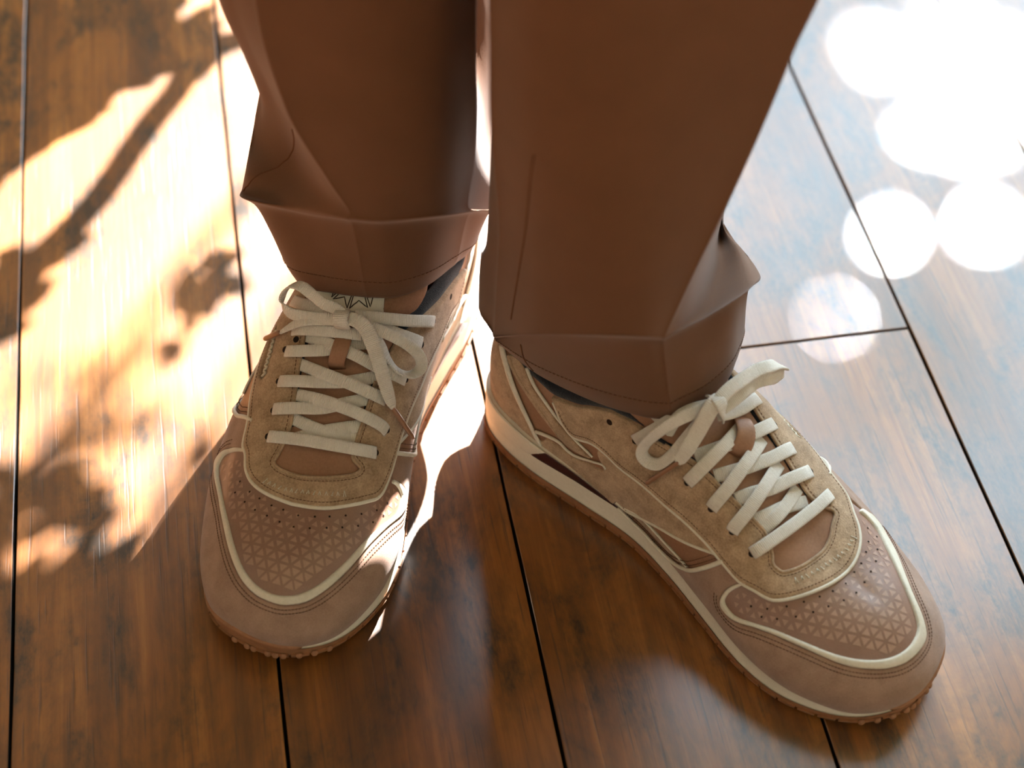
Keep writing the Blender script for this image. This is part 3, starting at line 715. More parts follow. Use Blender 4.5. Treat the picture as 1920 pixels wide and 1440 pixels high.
LEG_A = [[(0.175,0.004,0.105),(0.193,-0.014,0.113),(0.211,-0.022,0.115),(0.227,-0.023,0.114),(0.245,-0.015,0.112),(0.263,0.004,0.106),(0.277,0.028,0.095),(0.286,0.068,0.088),(0.278,0.118,0.07),(0.245,0.122,0.062),(0.2,0.088,0.075),(0.172,0.042,0.095)],
[(0.1703,0.0076,0.1142),(0.1904,-0.0124,0.123),(0.2094,-0.0234,0.1273),(0.2258,-0.0253,0.1267),(0.2457,-0.0177,0.124),(0.265,0.0022,0.115),(0.28,0.0273,0.1008),(0.2873,0.0669,0.093),(0.2784,0.1187,0.0776),(0.2441,0.1242,0.0703),(0.1986,0.0902,0.0817),(0.1716,0.0452,0.0999)],
[(0.1634,0.0163,0.133),(0.187,-0.0067,0.1435),(0.2071,-0.0236,0.1525),(0.2237,-0.0272,0.1529),(0.2465,-0.0202,0.1485),(0.2673,0.001,0.1335),(0.2835,0.0271,0.1129),(0.2869,0.0639,0.1034),(0.2775,0.1177,0.0931),(0.2419,0.1256,0.0873),(0.1976,0.0924,0.0954),(0.1739,0.0518,0.1099)],
[(0.1568,0.0227,0.1489),(0.1837,-0.0031,0.1607),(0.2049,-0.0247,0.1737),(0.2219,-0.0298,0.1748),(0.2474,-0.0235,0.1691),(0.2699,-0.0009,0.149),(0.2873,0.0264,0.123),(0.2876,0.0618,0.1121),(0.2773,0.1176,0.1061),(0.2404,0.1278,0.1016),(0.196,0.0949,0.1068),(0.1748,0.057,0.1182)],
[(0.149,0.024,0.156),(0.1786,-0.005,0.1685),(0.2019,-0.03,0.1832),(0.2203,-0.036,0.1847),(0.2487,-0.03,0.1784),(0.2739,-0.006,0.156),(0.2937,0.024,0.1275),(0.293,0.062,0.116),(0.28,0.122,0.112),(0.24,0.134,0.108),(0.192,0.1,0.112),(0.17,0.06,0.122)],
[(0.1501,0.036,0.1499),(0.1791,-0.004,0.1736),(0.2035,-0.03,0.1885),(0.2211,-0.036,0.1902),(0.2472,-0.031,0.1849),(0.2679,-0.012,0.1672),(0.2952,0.026,0.1307),(0.302,0.066,0.132),(0.282,0.124,0.126),(0.24,0.135,0.124),(0.192,0.104,0.13),(0.171,0.066,0.138)],
[(0.1535,0.036,0.1635),(0.1798,0.014,0.1798),(0.1949,-0.026,0.2058),(0.2213,-0.037,0.2183),(0.247,-0.034,0.2147),(0.2715,-0.006,0.1875),(0.2925,0.024,0.152),(0.312,0.074,0.165),(0.285,0.126,0.155),(0.24,0.136,0.155),(0.194,0.11,0.16),(0.175,0.075,0.165)],
[(0.1601,0.058,0.1703),(0.1773,0.025,0.1965),(0.1811,-0.02,0.2363),(0.2173,-0.036,0.2504),(0.2472,-0.034,0.2451),(0.273,-0.004,0.2094),(0.2852,0.03,0.1787),(0.312,0.078,0.2),(0.285,0.128,0.195),(0.238,0.136,0.195),(0.194,0.114,0.2),(0.176,0.082,0.205)],
[(0.1662,0.055,0.1953),(0.1723,0.03,0.218),(0.1755,-0.014,0.2543),(0.2183,-0.034,0.2713),(0.2476,-0.032,0.2663),(0.2727,-0.004,0.2374),(0.2818,0.034,0.1981),(0.298,0.08,0.235),(0.284,0.126,0.23),(0.235,0.133,0.23),(0.192,0.112,0.235),(0.175,0.082,0.24)],
[(0.1593,0.036,0.2455),(0.1643,0.012,0.2635),(0.1707,-0.012,0.2813),(0.217,-0.032,0.2947),(0.2483,-0.029,0.289),(0.271,-0.01,0.272),(0.2792,0.05,0.2216),(0.284,0.082,0.285),(0.272,0.125,0.28),(0.23,0.128,0.28),(0.182,0.108,0.285),(0.158,0.075,0.285)],
[(0.1513,0.028,0.2813),(0.159,0.008,0.2951),(0.1689,-0.012,0.3087),(0.2155,-0.032,0.3185),(0.2486,-0.028,0.3122),(0.2713,-0.008,0.2953),(0.2795,0.052,0.2509),(0.28,0.082,0.32),(0.268,0.122,0.32),(0.226,0.125,0.32),(0.175,0.105,0.32),(0.15,0.07,0.315)],
[(0.1495,0.025,0.3224),(0.1581,0.003,0.3363),(0.1697,-0.014,0.3466),(0.2147,-0.032,0.3545),(0.2489,-0.028,0.3488),(0.2712,-0.006,0.332),(0.278,0.05,0.294),(0.276,0.086,0.37),(0.265,0.12,0.37),(0.224,0.122,0.37),(0.17,0.1,0.365),(0.146,0.065,0.36)],
[(0.131,0.04,0.48),(0.1379,0.007,0.48),(0.1574,-0.0198,0.48),(0.1922,-0.0368,0.48),(0.2303,-0.0333,0.48),(0.2617,-0.0101,0.48),(0.2787,0.0332,0.48),(0.2656,0.0847,0.48),(0.2303,0.1133,0.48),(0.1858,0.1153,0.48),(0.1527,0.0952,0.48),(0.1355,0.0667,0.48)],
[(0.12,0.04,0.62),(0.1275,0.0041,0.62),(0.1486,-0.0251,0.62),(0.1861,-0.0437,0.62),(0.2274,-0.0399,0.62),(0.2613,-0.0146,0.62),(0.2797,0.0326,0.62),(0.2655,0.0888,0.62),(0.2274,0.1199,0.62),(0.1793,0.1221,0.62),(0.1434,0.1001,0.62),(0.1248,0.0691,0.62)],
[(0.102,0.035,0.75),(0.1104,-0.0051,0.75),(0.1341,-0.0378,0.75),(0.1764,-0.0586,0.75),(0.2228,-0.0543,0.75),(0.2609,-0.0261,0.75),(0.2817,0.0267,0.75),(0.2657,0.0895,0.75),(0.2228,0.1243,0.75),(0.1687,0.1268,0.75),(0.1284,0.1022,0.75),(0.1074,0.0675,0.75)],
[(0.094,0.03,0.88),(0.103,-0.0144,0.88),(0.1283,-0.0504,0.88),(0.1733,-0.0734,0.88),(0.2228,-0.0687,0.88),(0.2635,-0.0375,0.88),(0.2856,0.0208,0.88),(0.2686,0.0902,0.88),(0.2228,0.1287,0.88),(0.1652,0.1314,0.88),(0.1221,0.1042,0.88),(0.0998,0.0659,0.88)]]
# ---------------------------------------------------------------- the two sneakers
def mir(P): return [(x, -y) for x, y in P]


# flat outline pieces shared by both shoes (inner side from one shoe, outer side from the other)
COLLAR = [(-4, 0), (-2, 10), (4, 24), (13, 36), (26, 46), (39, 51), (51, 54.6), (63, 53.5), (74, 51), (87, 45), (99, 39), (109, 36)]
M1_LAT = [(203, -42), (200, -50), (196, -62), (193, -68), (188, -76), (180, -85), (162, -95), (140, -100), (119, -103)]


def outline_flat(d=0.0, k='b'):
    P = LASTS[k].V2[:NU]
    return P


def star_lines():
    """pointed rays of the crest on the tongue label: (angle, inner radius, outer radius)"""
    out = []
    n = 10
    for i in range(n):
        a0 = 2 * math.pi * i / n + math.pi / n * 0.14; a1 = 2 * math.pi * (i + 1) / n - math.pi / n * 0.14; am = (a0 + a1) / 2
        R, r, c = 1.0, 0.74, 0.16
        p = lambda a, q: (q * math.cos(a), q * math.sin(a))
        out.append([p(a0, c), p(a0, R), p(am, r), p(a1, R), p(a1, c), p(a0, c)])
    return out


def make_shoe(k):
    sh = SHOES[k]; surf = LASTS[k]; mi = sh['mirror']
    lat = mir
    own = lambda n: FL[n]
    root = empty('sneaker', (sh['o'][0], sh['o'][1], 0.0), math.radians(90 - sh['az']))

    def part(name, vf, mat, parent=root, smooth=True):
        mb = vf
        if not isinstance(vf, MB):
            mb = MB(); mb.add(*vf)
        return mb.build(name, M[mat], parent, smooth, mi, 0.001)

    def panel(name, poly, mat, h, parent=root, **kw):
        return part(name, flat_panel(kw.pop('surf', surf), poly, h, **kw), mat, parent)

    def pipe(name, path, mat, h, r, parent=root, sx=1.0, sy=1.0, srf=surf, taper=None, m=8):
        P, Nn = on_surface(srf, path, h)
        sc = None
        if taper: sc = [taper(i / (len(P) - 1)) for i in range(len(P))]
        return part(name, sweep(P, Nn, circle_sec(r, m, sx, sy), sc), mat, parent)

    def pipes(name, paths, mat, h, r, parent=root, **kw):
        mb = MB()
        for q in paths:
            P, Nn = on_surface(surf, q, h); mb.add(*sweep(P, Nn, circle_sec(r, 8)))
        return part(name, mb, mat, parent)

    # --- soles
    bot = [0.0] * NU
    outs = midsole_surface(lambda x: spring(x) + 2.2, outsole_top, 0.4, 1.9, nz=5)
    mb = MB(); mb.add(outs.V3, outs.F)
    m = NU + 1
    ring = list(range(NU)); mb.f.append(tuple(reversed(ring)))
    top = [5 * m + i for i in range(NU)]
    outsole = part('outsole', mb, 'gum')
    # tread lugs along the rim
    L = OUT_S[-1]; pitch = 10.8; nl = int(L / pitch)
    cen = OUT.mean(0)
    for i in range(nl):
        s0 = L * i / nl; s1 = s0 + pitch - 1.5
        V = []; q = []
        for s in (s0, (s0 + s1) / 2, s1):
            x = np.interp(s, OUT_S, np.append(OUT[:, 0], OUT[0, 0])); y = np.interp(s, OUT_S, np.append(OUT[:, 1], OUT[0, 1]))
            nx = np.interp(s, OUT_S, np.append(OUT_N[:, 0], OUT_N[0, 0])); ny = np.interp(s, OUT_S, np.append(OUT_N[:, 1], OUT_N[0, 1]))
            q.append((x, y, nx, ny))
        for x, y, nx, ny in q:
            b = spring(x)
            for o, z in ((-9, b), (0.4, b), (2.3, b + 4.6), (-9, b + 4.6)): V.append((x + nx * o, y + ny * o, z))
        F = [(3, 2, 1, 0), (8, 9, 10, 11)]
        for a in (0, 4):
            for e in range(4): F.append((a + e, a + (e + 1) % 4, a + 4 + (e + 1) % 4, a + 4 + e))
        mb = MB(); mb.add(V, F); part('tread_lug', mb, 'gum', outsole, False)
    # toe nubs under the bumper
    for i in range(9):
        t = (i - 4) * 5.6
        s = np.interp(0, [0], [0])
        j = int(np.argmin(np.abs(OUT[:, 1] - (11 + t)) + (OUT[:, 0] < 255) * 999))
        x, y = OUT[j] + OUT_N[j] * 1.6; z = spring(OUT[j, 0]) + 3.8
        V = []; F = []
        for a in range(5):
            ph = a / 4 * math.pi / 2
            for b in range(8):
                th = 2 * math.pi * b / 8
                V.append((x + OUT_N[j, 0] * 1.6 * math.sin(ph) + OUT_T[j, 0] * 2.0 * math.cos(ph) * math.cos(th), y + OUT_N[j, 1] * 1.6 * math.sin(ph) + OUT_T[j, 1] * 2.0 * math.cos(ph) * math.cos(th), z + 2.2 * math.cos(ph) * math.sin(th)))
        for a in range(4):
            for b in range(8): F.append((a * 8 + b, a * 8 + (b + 1) % 8, (a + 1) * 8 + (b + 1) % 8, (a + 1) * 8 + b))
        mb = MB(); mb.add(V, F); part('toe_nub', mb, 'gum', outsole)
    V3, V2, F = MIDSOLE.V3, MIDSOLE.V2, MIDSOLE.F
    mb = MB(); mb.add(V3, F)
    # rounded lip turning in under the upper
    nz = 6; base = len(mb.v); Ox = OUT[:, 0]
    for (o, dz) in ((-0.6, 0.5), (-2.6, 0.7), (-7, -0.5)):
        P = OUT + OUT_N * o
        for i in range(NU + 1):
            kk = i % NU; mb.v.append((P[kk, 0], P[kk, 1], float(midsole_top(Ox[kk])) + dz))
    rows = [nz * m] + [base + q * m for q in range(3)]
    for a, b in zip(rows[:-1], rows[1:]):
        for i in range(NU): mb.f.append((a + i, a + i + 1, b + i + 1, b + i))
    mid = part('midsole', mb, 'cream')
    # thicker upper step of foam around the heel, and the dark shank in the arch
    A = OUT_S[-1]
    wl = [(-84, 32.3), (-72, 21.2), (-50, 18.2), (-25, 16.4), (0, 16), (25, 16.4), (50, 18.2), (72, 21.2), (84, 32.3), (60, 34), (30, 35), (0, 35.1), (-30, 35), (-60, 34)]
    # the foam wall repeats with arc length, so the step is laid in two halves
    for half in (0, 1):
        P = [(max(p[0], 0), p[1]) for p in wl if p[0] >= 0] if half == 0 else [(A + min(p[0], 0), p[1]) for p in wl if p[0] <= 0]
        if half == 0: P = [(0.05, 16), (25, 16.4), (50, 18.2), (72, 21.2), (84, 32.3), (60, 33.6), (30, 34.6), (0.05, 34.9)]
        else: P = [(A - 0.05, 16), (A - 25, 16.4), (A - 50, 18.2), (A - 72, 21.2), (A - 84, 32.3), (A - 60, 33.6), (A - 30, 34.6), (A - 0.05, 34.9)]
        Q = []
        for a, b in zip(P, P[1:] + P[:1]):
            n = max(1, int(math.hypot(b[0] - a[0], b[1] - a[1]) / 3))
            Q += [(a[0] + (b[0] - a[0]) * t / n, a[1] + (b[1] - a[1]) * t / n) for t in range(n)]
        panel('heel_wedge', Q, 'cream', 0.9, mid, surf=MIDSOLE, r=0.8, step=1.5, grid=3, smooth_poly=False)
    for half in (0, 1):
        P = [(72.8, 21.3), (84.0, 32.2), (98.4, 31.2), (114.8, 28.8), (131.9, 26.0), (143, 23.6), (130, 23.5), (106, 23.4), (89.5, 22.6)]
        if half: P = [(A - x, z) for x, z in P]
        panel('shank', P, 'maroon', 0.35, mid, surf=MIDSOLE, r=0.4, step=1.5, grid=3, smooth_poly=False)

    # --- upper
    ring = outline_flat(k=k)
    i0 = lambda x, s: int(np.argmin(np.abs(OUT[:, 0] - x) + (OUT[:, 1] * s < 0) * 999))
    thr_m = [(119, 33.2), (127, 31.5), (137, 28)] + own('b_throat_med')[2:-1] if k == 'b' else own('throat_right')[::-1][1:]
    thr_l = own('throat_left')
    D = [(213, -17.8)] + own('throat_D')[1:-2] + [(210, 20.5)] if k == 'a' else [(213, -19.5), (217, -22.8), (220, -22.8)] + [p for p in own('b_D')[::-1] if p[0] > 220.5] + [(218.7, 25.4), (214.9, 25.2), (211.5, 22)]
    col_m = COLLAR if k == 'b' else COLLAR[:6] + [(55, 57.5), (75, 53.5), (92, 48.5), (107, 43)]
    col_l = mir(COLLAR)
    lat_thr = [(112, -38), (122, -34.5), (134, -31.5), (145, -29)] + thr_l[1:-1]
    opening = col_m + thr_m + D[::-1] + lat_thr[::-1] + col_l[::-1][:-1]
    up = flat_panel(surf, [tuple(p) for p in ring[::2]], 0.0, r=0.5, step=2.0, grid=4.0, holes=[inset(resample(catmull(opening, 4, True), 2.0, True), 1.6)[::3]], drop=0.0)
    part('upper', up, 'leather')
    under = lambda x: x

    # toe window: printed leather, cream strip, mudguard
    so = own('toe_strip_outer' if k == 'a' else 'b_toe_strip_outer'); si = own('toe_strip_inner' if k == 'a' else 'b_toe_strip_inner')
    if k == 'b':
        so, si = so[::-1], si[::-1]                                    # from the outer side round to the inner side
        s_in = [(p[0], p[1]) for p in so]
    so = [p for p in so]; si = [p for p in si]
    start = [(204, -46), (208, -50)] if k == 'a' else []
    vamp_poly = so + [(205, 30), (212, 0), (205, -30)]
    panel('toe_vamp', vamp_poly, 'leather_print', 0.5, r=0.8, step=1.6, grid=3.2)
    # printed triangles
    clip = [tuple(p) for p in inset(resample(catmull(si + [(228, 36), (240, 20), (244, 0), (240, -20), (230, -36)], 6, True), 1.5, True), 1.4)]
    mb = MB(); a = 7.0
    hgt = a * math.sqrt(3) / 2
    for j in range(-2, 16):
        for i in range(-16, 17):
            for upd in (0, 1):
                x0 = 222 + j * hgt; y0 = i * a + (a / 2 if j % 2 else 0)
                tri = [(x0, y0), (x0, y0 + a), (x0 + hgt, y0 + a / 2)] if upd == 0 else [(x0, y0 + a), (x0 + hgt, y0 + a / 2), (x0 + hgt, y0 + 1.5 * a)]
                c = np.mean(tri, 0)
                if not inside(c, clip): continue
                f = min(0.74, 0.36 + 0.0065 * (c[0] - 240) + 0.004 * abs(c[1]))
                T = [c + (np.array(p) - c) * f for p in tri]
                if not all(inside(p, clip) for p in T): continue
                vv = [surf.lift(p, 0.62) for p in T]
                n = np.cross(vv[1] - vv[0], vv[2] - vv[0])
                mb.add(vv, [(0, 1, 2)] if n @ surf.at(c)[1] > 0 else [(0, 2, 1)])
    tag(part('printed_triangles', mb, 'print_triangle', smooth=False), kind='stuff')
    # perforations
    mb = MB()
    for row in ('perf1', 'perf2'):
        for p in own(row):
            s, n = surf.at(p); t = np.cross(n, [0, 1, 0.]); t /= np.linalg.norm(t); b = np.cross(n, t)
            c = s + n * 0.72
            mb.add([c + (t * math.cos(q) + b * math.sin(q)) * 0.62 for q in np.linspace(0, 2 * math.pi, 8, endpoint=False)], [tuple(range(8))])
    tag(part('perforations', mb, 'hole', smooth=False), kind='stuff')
    # mudguard: one band of suede round the toe, between the sole edge and the window
    e_m = FL['b_M1']; m1m = [(105, 102.5), (119, 101.5), (134, 98.5), (149, 95.5), (166, 88), (180, 74), (189, 59), (195, 46)]
    j0, j1 = i0(118, 1), i0(122, -1)
    seq = []
    j = j0
    while True:
        seq.append(tuple(ring[j])); 
        if j == j1: break
        j = (j + 1) % NU
    # sense of the outline: heel -> inner side -> toe -> outer side
    inner_edge = [(197, 40)] + so[::-1] + [(197, -38)]
    poly = seq[::2] + M1_LAT[::-1][1:] + so[:] + m1m[::-1][:-1]
    panel('mudguard', poly, 'suede_rose', 1.3, r=1.0, step=1.5, grid=3.0)
    strip = so + si[::-1]
    panel('toe_piping', resample(catmull(so, 6), 1.5).tolist() + resample(catmull(si[::-1], 6), 1.5).tolist(), 'piping', 2.0, r=1.1, step=1.2, grid=2.0, smooth_poly=False)
    # gum bumper climbing over the toe
    jb = [j for j in range(NU) if (OUT[j, 0] > 297 and OUT[j, 1] > 0) or (OUT[j, 0] > 276 and OUT[j, 1] <= 0)]
    lowb = [np.array(ring[j]) for j in jb]
    topb = []
    for i_, p in enumerate(lowb):
        t_ = i_ / (len(lowb) - 1); d_ = np.array([225, -2]) - p; d_ /= np.linalg.norm(d_)
        topb.append(p + d_ * (0.4 + 8.5 * math.sin(math.pi * t_) ** 0.7))
    outb = [p - (np.array([225, -2]) - p) / np.linalg.norm(np.array([225, -2]) - p) * 1.0 for p in lowb]
    panel('toe_bumper', resample(catmull(lowb, 4), 1.5).tolist() + resample(catmull(topb[::-1], 4), 1.5).tolist(), 'gum', 2.6, outsole, r=1.6, step=1.4, grid=2.6, smooth_poly=False)
    # double stitching outside the window
    full = np.array(resample(catmull(so, 6), 1.0))
    tn = np.gradient(full, axis=0); tn /= np.linalg.norm(tn, axis=1)[:, None]; nn = np.stack([-tn[:, 1], tn[:, 0]], 1)
    cm = np.array([235, 0]); 
    if ((full - cm) * nn).sum() < 0: nn = -nn
    mb = MB()
    sel = full[18:-18]; sn = nn[18:-18]
    for o in (2.4, 4.6): stitch_row(mb, surf, sel + sn * o, 1.35, 1.9, 1.4, 0.26, smooth=0)
    for q in (m1m, M1_LAT):
        qq = resample(catmull(q, 6), 1.0); t2 = np.gradient(qq, axis=0); t2 /= np.linalg.norm(t2, axis=1)[:, None]; n2 = np.stack([-t2[:, 1], t2[:, 0]], 1)
        if (n2[len(n2) // 2] @ (np.array([260, 0]) - qq[len(qq) // 2])) < 0: n2 = -n2
        for o in (2.6, 4.8): stitch_row(mb, surf, (qq + n2 * o)[6:], 1.35, 1.9, 1.4, 0.26, smooth=0)
    tag(part('mudguard_stitching', mb, 'thread'), kind='stuff')

    # --- side panels, inner side and its mirror on the outer side
    W5 = FL['b_eyestay_outer'][:-1] + FL['b_eyestay_outer2'][3:-1]
    for side in (1, -1):
        sd = (lambda P: P) if side == 1 else mir
        m1 = m1m if side == 1 else M1_LAT[::-1]
        jj = [i for i in range(NU) if OUT[i, 1] * side > 0 and 30 < OUT[i, 0] < 124]
        edge = sorted([tuple(ring[i]) for i in jj])[::3]
        # quarter: the big suede panel running forward under the eyestay
        w6 = [(103, 100), (115, 97.5), (131, 88), (151, 74), (171, 61), (189, 49)]
        tip = [(93, 82), (78, 86.5), (64, 91), (46, 89), (34, 88), (22, 91)]
        q = sd([(190, 40), (160, 45), (130, 55), (112, 63), (96, 66.5), (88, 72), (93, 82)] + tip[1:]) + sorted(edge) + sd(w6)
        panel('quarter', q, 'suede_tan', 1.1, r=0.9, step=1.6, grid=3.2)
        pipe('quarter_piping', sd(w6[:-1] + [(192, 46)]), 'piping', 1.0, 0.9)
        pipe('quarter_piping', sd(FL['b_W4']), 'piping', 1.3, 0.95, taper=lambda t: 1.15 - 0.5 * t)
        # the small window ahead of it: cream foam strip and suede stripe in front of the mudguard edge
        if side == 1: m1p = m1
        else: m1p = m1
        pipe('mudguard_piping', m1p, 'piping', 1.6, 1.2, taper=lambda t: 0.8 + 0.35 * t)
        st = [(109, 98.5), (128, 88.5), (142, 84.5), (157, 80.5), (178, 74), (173, 81), (157, 88), (138, 93), (120, 97)]
        panel('stripe', sd(st), 'suede_tan', 0.9, r=0.7, step=1.4, grid=2.5)
        pipe('stripe_piping', sd([(109, 99), (128, 89), (142, 85), (157, 81), (179, 73.5)]), 'piping', 0.9, 0.75)
        # rear stripe between the heel cap and the eyestay
        rs = [(9, 42), (20, 41), (27.5, 45.5), (33, 56), (46, 67), (52, 72), (65, 78), (80, 82), (66, 85.5), (52, 84), (38, 75), (26, 64), (16, 53)]
        panel('stripe', sd(rs), 'suede_tan', 1.0, r=0.8, step=1.4, grid=2.5)
        pipe('stripe_piping', sd(FL['b_W3']), 'piping', 1.2, 1.0, taper=lambda t: 1.1 - 0.4 * t)
        pipe('stripe_piping', sd(FL['b_W2']), 'suede_tan', 0.9, 0.5)
        pipe('heel_piping', sd(FL['b_W1'] + [(25, 99)]), 'piping', 1.4, 1.9, sx=1.2, sy=0.7, taper=lambda t: 1.1 - 0.5 * t)
    # heel cap: suede wrapping the back
    jj = [i for i in range(NU) if OUT[i, 0] < 34]
    lft = sorted([tuple(ring[i]) for i in jj], key=lambda p: -math.atan2(p[1], -(p[0] - 30)))
    w1 = [(p[0] - 1.0, p[1]) for p in FL['b_W1']]
    hp = w1[::-1] + [(-3, 26), (-6, 12), (-7, 0), (-6, -12), (-3, -26)] + mir(w1) + sorted([tuple(ring[i]) for i in jj if ring[i][1] * 1 < 0], key=lambda p: p[1])[1::2] + sorted([tuple(ring[i]) for i in jj if ring[i][1] >= 0], key=lambda p: p[1])[:-1:2]
    panel('heel_cap', hp, 'suede_tan', 1.1, r=0.9, step=1.6, grid=3.0)
    # collar patch of leather under the padded rim is the upper itself; padded navy rim
    rimp = lat_thr[:3][::-1] + col_l[::-1] + col_m[1:] + thr_m[:3]
    P, Nn = on_surface(surf, rimp, -1.0, 2.0)
    cen = np.array([60, 0, 0.])
    inn = []
    for p, n in zip(P, Nn):
        d = np.array([60 + (p[0] - 60) * .35, 0, p[2]]) - p; d[2] = 0; d /= np.linalg.norm(d); inn.append(p + d * 3.2 + np.array([0, 0, 1.4]))
    tp = lambda t: min(1.0, 0.25 + t * 8, 0.25 + (1 - t) * 8)
    part('collar_lining', sweep(inn, Nn, circle_sec(4.2, 10), [tp(i / (len(inn) - 1)) for i in range(len(inn))]), 'navy')
    # --- eyestay
    ey_l = [(52, -58), (57, -68), (66, -73), (80, -70), (93, -68.5), (110, -67.5), (128, -64), (150, -60.5), (165, -57.5), (178, -54.5), (190, -51), (202, -46.3), (215, -43.6)]
    ey_m = [(52.3, 57.9), (57.3, 67.8), (66.8, 73.3), (84.6, 68), (96, 66.8), (110, 66.5), (128, 61.7), (150, 56), (166, 51.3), (182, 48), (195, 47.2), (207, 45.9)]
    toe_a = [p for p in own('eyestay_toe') if p[0] > 216]
    toe_b = own('b_eyestay_outer2')[5:-1][::-1]
    toe = toe_a if k == 'a' else toe_b
    outer = ey_l + toe + ey_m[::-1]
    inner = [p for p in col_m if p[0] > 50] + thr_m + D[::-1] + lat_thr[::-1] + [p for p in col_l[::-1] if p[0] > 50]
    holes = []
    if True:
        slit = [(150, -51), (160, -45.5), (170, -43.5), (178, -42.5), (181, -45), (179, -48.5), (168, -51), (158, -54)]
        holes = [slit]
    o1 = resample(catmull(outer, 6), 1.3); i1 = resample(catmull(inner, 6), 1.3)
    eye_poly = o1.tolist() + i1.tolist()
    es = panel('eyestay', eye_poly, 'suede_tan', 2.6, r=1.1, step=1.3, grid=2.8, smooth_poly=False, holes=holes)
    pipe('eyestay_piping', outer, 'piping', 1.5, 1.15)
    # side slit with zigzag thread
    panel('slit_backing', slit, 'suede_rose', 0.7, es, r=0.5, step=1.5, grid=3)
    zz = []
    for i in range(19):
        t = i / 18; x = 152 + 27 * t
        mid_y = np.interp(x, [152, 165, 180], [-50.5, -47.8, -45.5]); zz.append((x, mid_y + (1.5 if i % 2 else -1.7)))
    pipe('zigzag_thread', resample(zz, 0.8).tolist(), 'pale_thread', 1.5, 0.75, es)
    # stitching: along the outer edge, around the throat
    mb = MB()
    for path, o in ((outer, 2.8), (thr_m[1:] + D[::-1] + lat_thr[::-1][:-2], 2.0)):
        qq = resample(catmull(path, 6), 1.0); t2 = np.gradient(qq, axis=0); t2 /= np.linalg.norm(t2, axis=1)[:, None]; n2 = np.stack([-t2[:, 1], t2[:, 0]], 1)
        test = qq[len(qq) // 2] + n2[len(qq) // 2] * 3
        if not inside(test, eye_poly): n2 = -n2
        stitch_row(mb, surf, (qq + n2 * o)[4:-4], 2.55, 2.0, 1.45, 0.25, smooth=0)
    tag(part('eyestay_stitching', mb, 'thread', es), kind='stuff')
    # rolled suede edge round the throat
    pipe('throat_binding', thr_m[2:] + D[::-1] + lat_thr[::-1][:-3], 'suede_tan', 2.2, 0.95, es)
    # embroidered line of tiny script
    rnd = random.Random(5 if k == 'a' else 9)
    mb = MB(); sc = resample(catmull(own('script_a'), 6), 0.5)
    n = len(sc); nl = 15
    for i in range(nl):
        p = sc[int((n - 2) * i / (nl - 1))]; q = sc[min(n - 1, int((n - 2) * i / (nl - 1)) + 1)]
        t = q - p; t /= np.linalg.norm(t); u = np.array([-t[1], t[0]])
        w, hh = 1.0, 1.15 if i not in (0, 14) else 1.7
        strokes = [[(-.9, -1), (-.2, 1)], [(-.2, 1), (.5, -.9)]] if i % 3 else [[(-.6, -1), (.5, 1)], [(-.6, -1), (.3, -.7)]]
        for a, b in strokes:
            pts = [p + t * x * w + u * y * hh for x, y in (a, ((a[0] + b[0]) / 2 + .1, (a[1] + b[1]) / 2), b)]
            P = [surf.lift(x, 2.75) for x in pts]; Nn = [surf.at(x)[1] for x in pts]
            mb.add(*sweep(P, Nn, circle_sec(0.21, 5)))
    tag(part('embroidered_script', mb, 'pale_thread', es), kind='stuff')
    # eyelets
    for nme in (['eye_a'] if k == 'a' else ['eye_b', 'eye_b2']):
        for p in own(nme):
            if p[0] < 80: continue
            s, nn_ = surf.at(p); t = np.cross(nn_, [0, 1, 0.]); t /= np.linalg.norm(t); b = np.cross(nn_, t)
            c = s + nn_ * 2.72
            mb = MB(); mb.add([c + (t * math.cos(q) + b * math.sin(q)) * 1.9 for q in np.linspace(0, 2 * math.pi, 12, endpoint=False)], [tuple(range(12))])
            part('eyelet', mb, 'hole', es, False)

    # --- tongue and lining seen in the throat
    tong = [(226, -24), (232, -8), (231, 8), (225, 25), (214, 28), (205, 21), (185, 19), (165, 20), (145, 25), (125, 31), (105, 30), (100, 0), (105, -30), (125, -30), (145, -26), (165, -23), (185, -22), (205, -21), (216, -25)]
    tg = panel('tongue', tong, 'leather', 1.2, r=2.0, step=1.8, grid=3.5, drop=1.0)
    for sdd in (1, -1):
        pth = thr_m[1:-1] if sdd == 1 else lat_thr[2:]
        pipe('throat_lining', pth, 'navy', 0.2, 1.7, tg, sx=1.1, sy=0.9)
    # label with the crest
    if k == 'a':
        lab = [(100, -30), (128, -29), (138, -27), (142, -20), (143.5, -6), (142, 6), (139.2, 13.2), (131, 10.8), (100, 9)]
    else:
        lab = [(100, -24), (136, -24), (139, -22), (139, 22), (136, 24), (100, 24)]
    lb = panel('tongue_label', lab, 'label', 2.2, tg, r=0.5, step=1.5, grid=3, smooth_poly=False)
    mb = MB(); c0 = np.array([124.0, -6.0] if k == 'a' else [118.5, 0.0]); R = 18.0
    for st_ in star_lines():
        qq = [c0 + np.array([p[0], p[1]]) * R for p in st_]
        P, Nn = [], []
        for a, b in zip(qq[:-1], qq[1:]):
            for t in np.linspace(0, 1, 5)[:-1]:
                s, n_ = surf.at(a + (b - a) * t); P.append(s + n_ * 2.32); Nn.append(n_)
        mb.add(*sweep(P, Nn, circle_sec(0.30, 5), closed=True))
    part('crest', mb, 'ink', tg)
    # --- laces
    lace = tg
    bv = BVHTree.FromPolygons([tuple(v) for v in surf.V3], surf.F)
    mb_l = None
    lroot = None

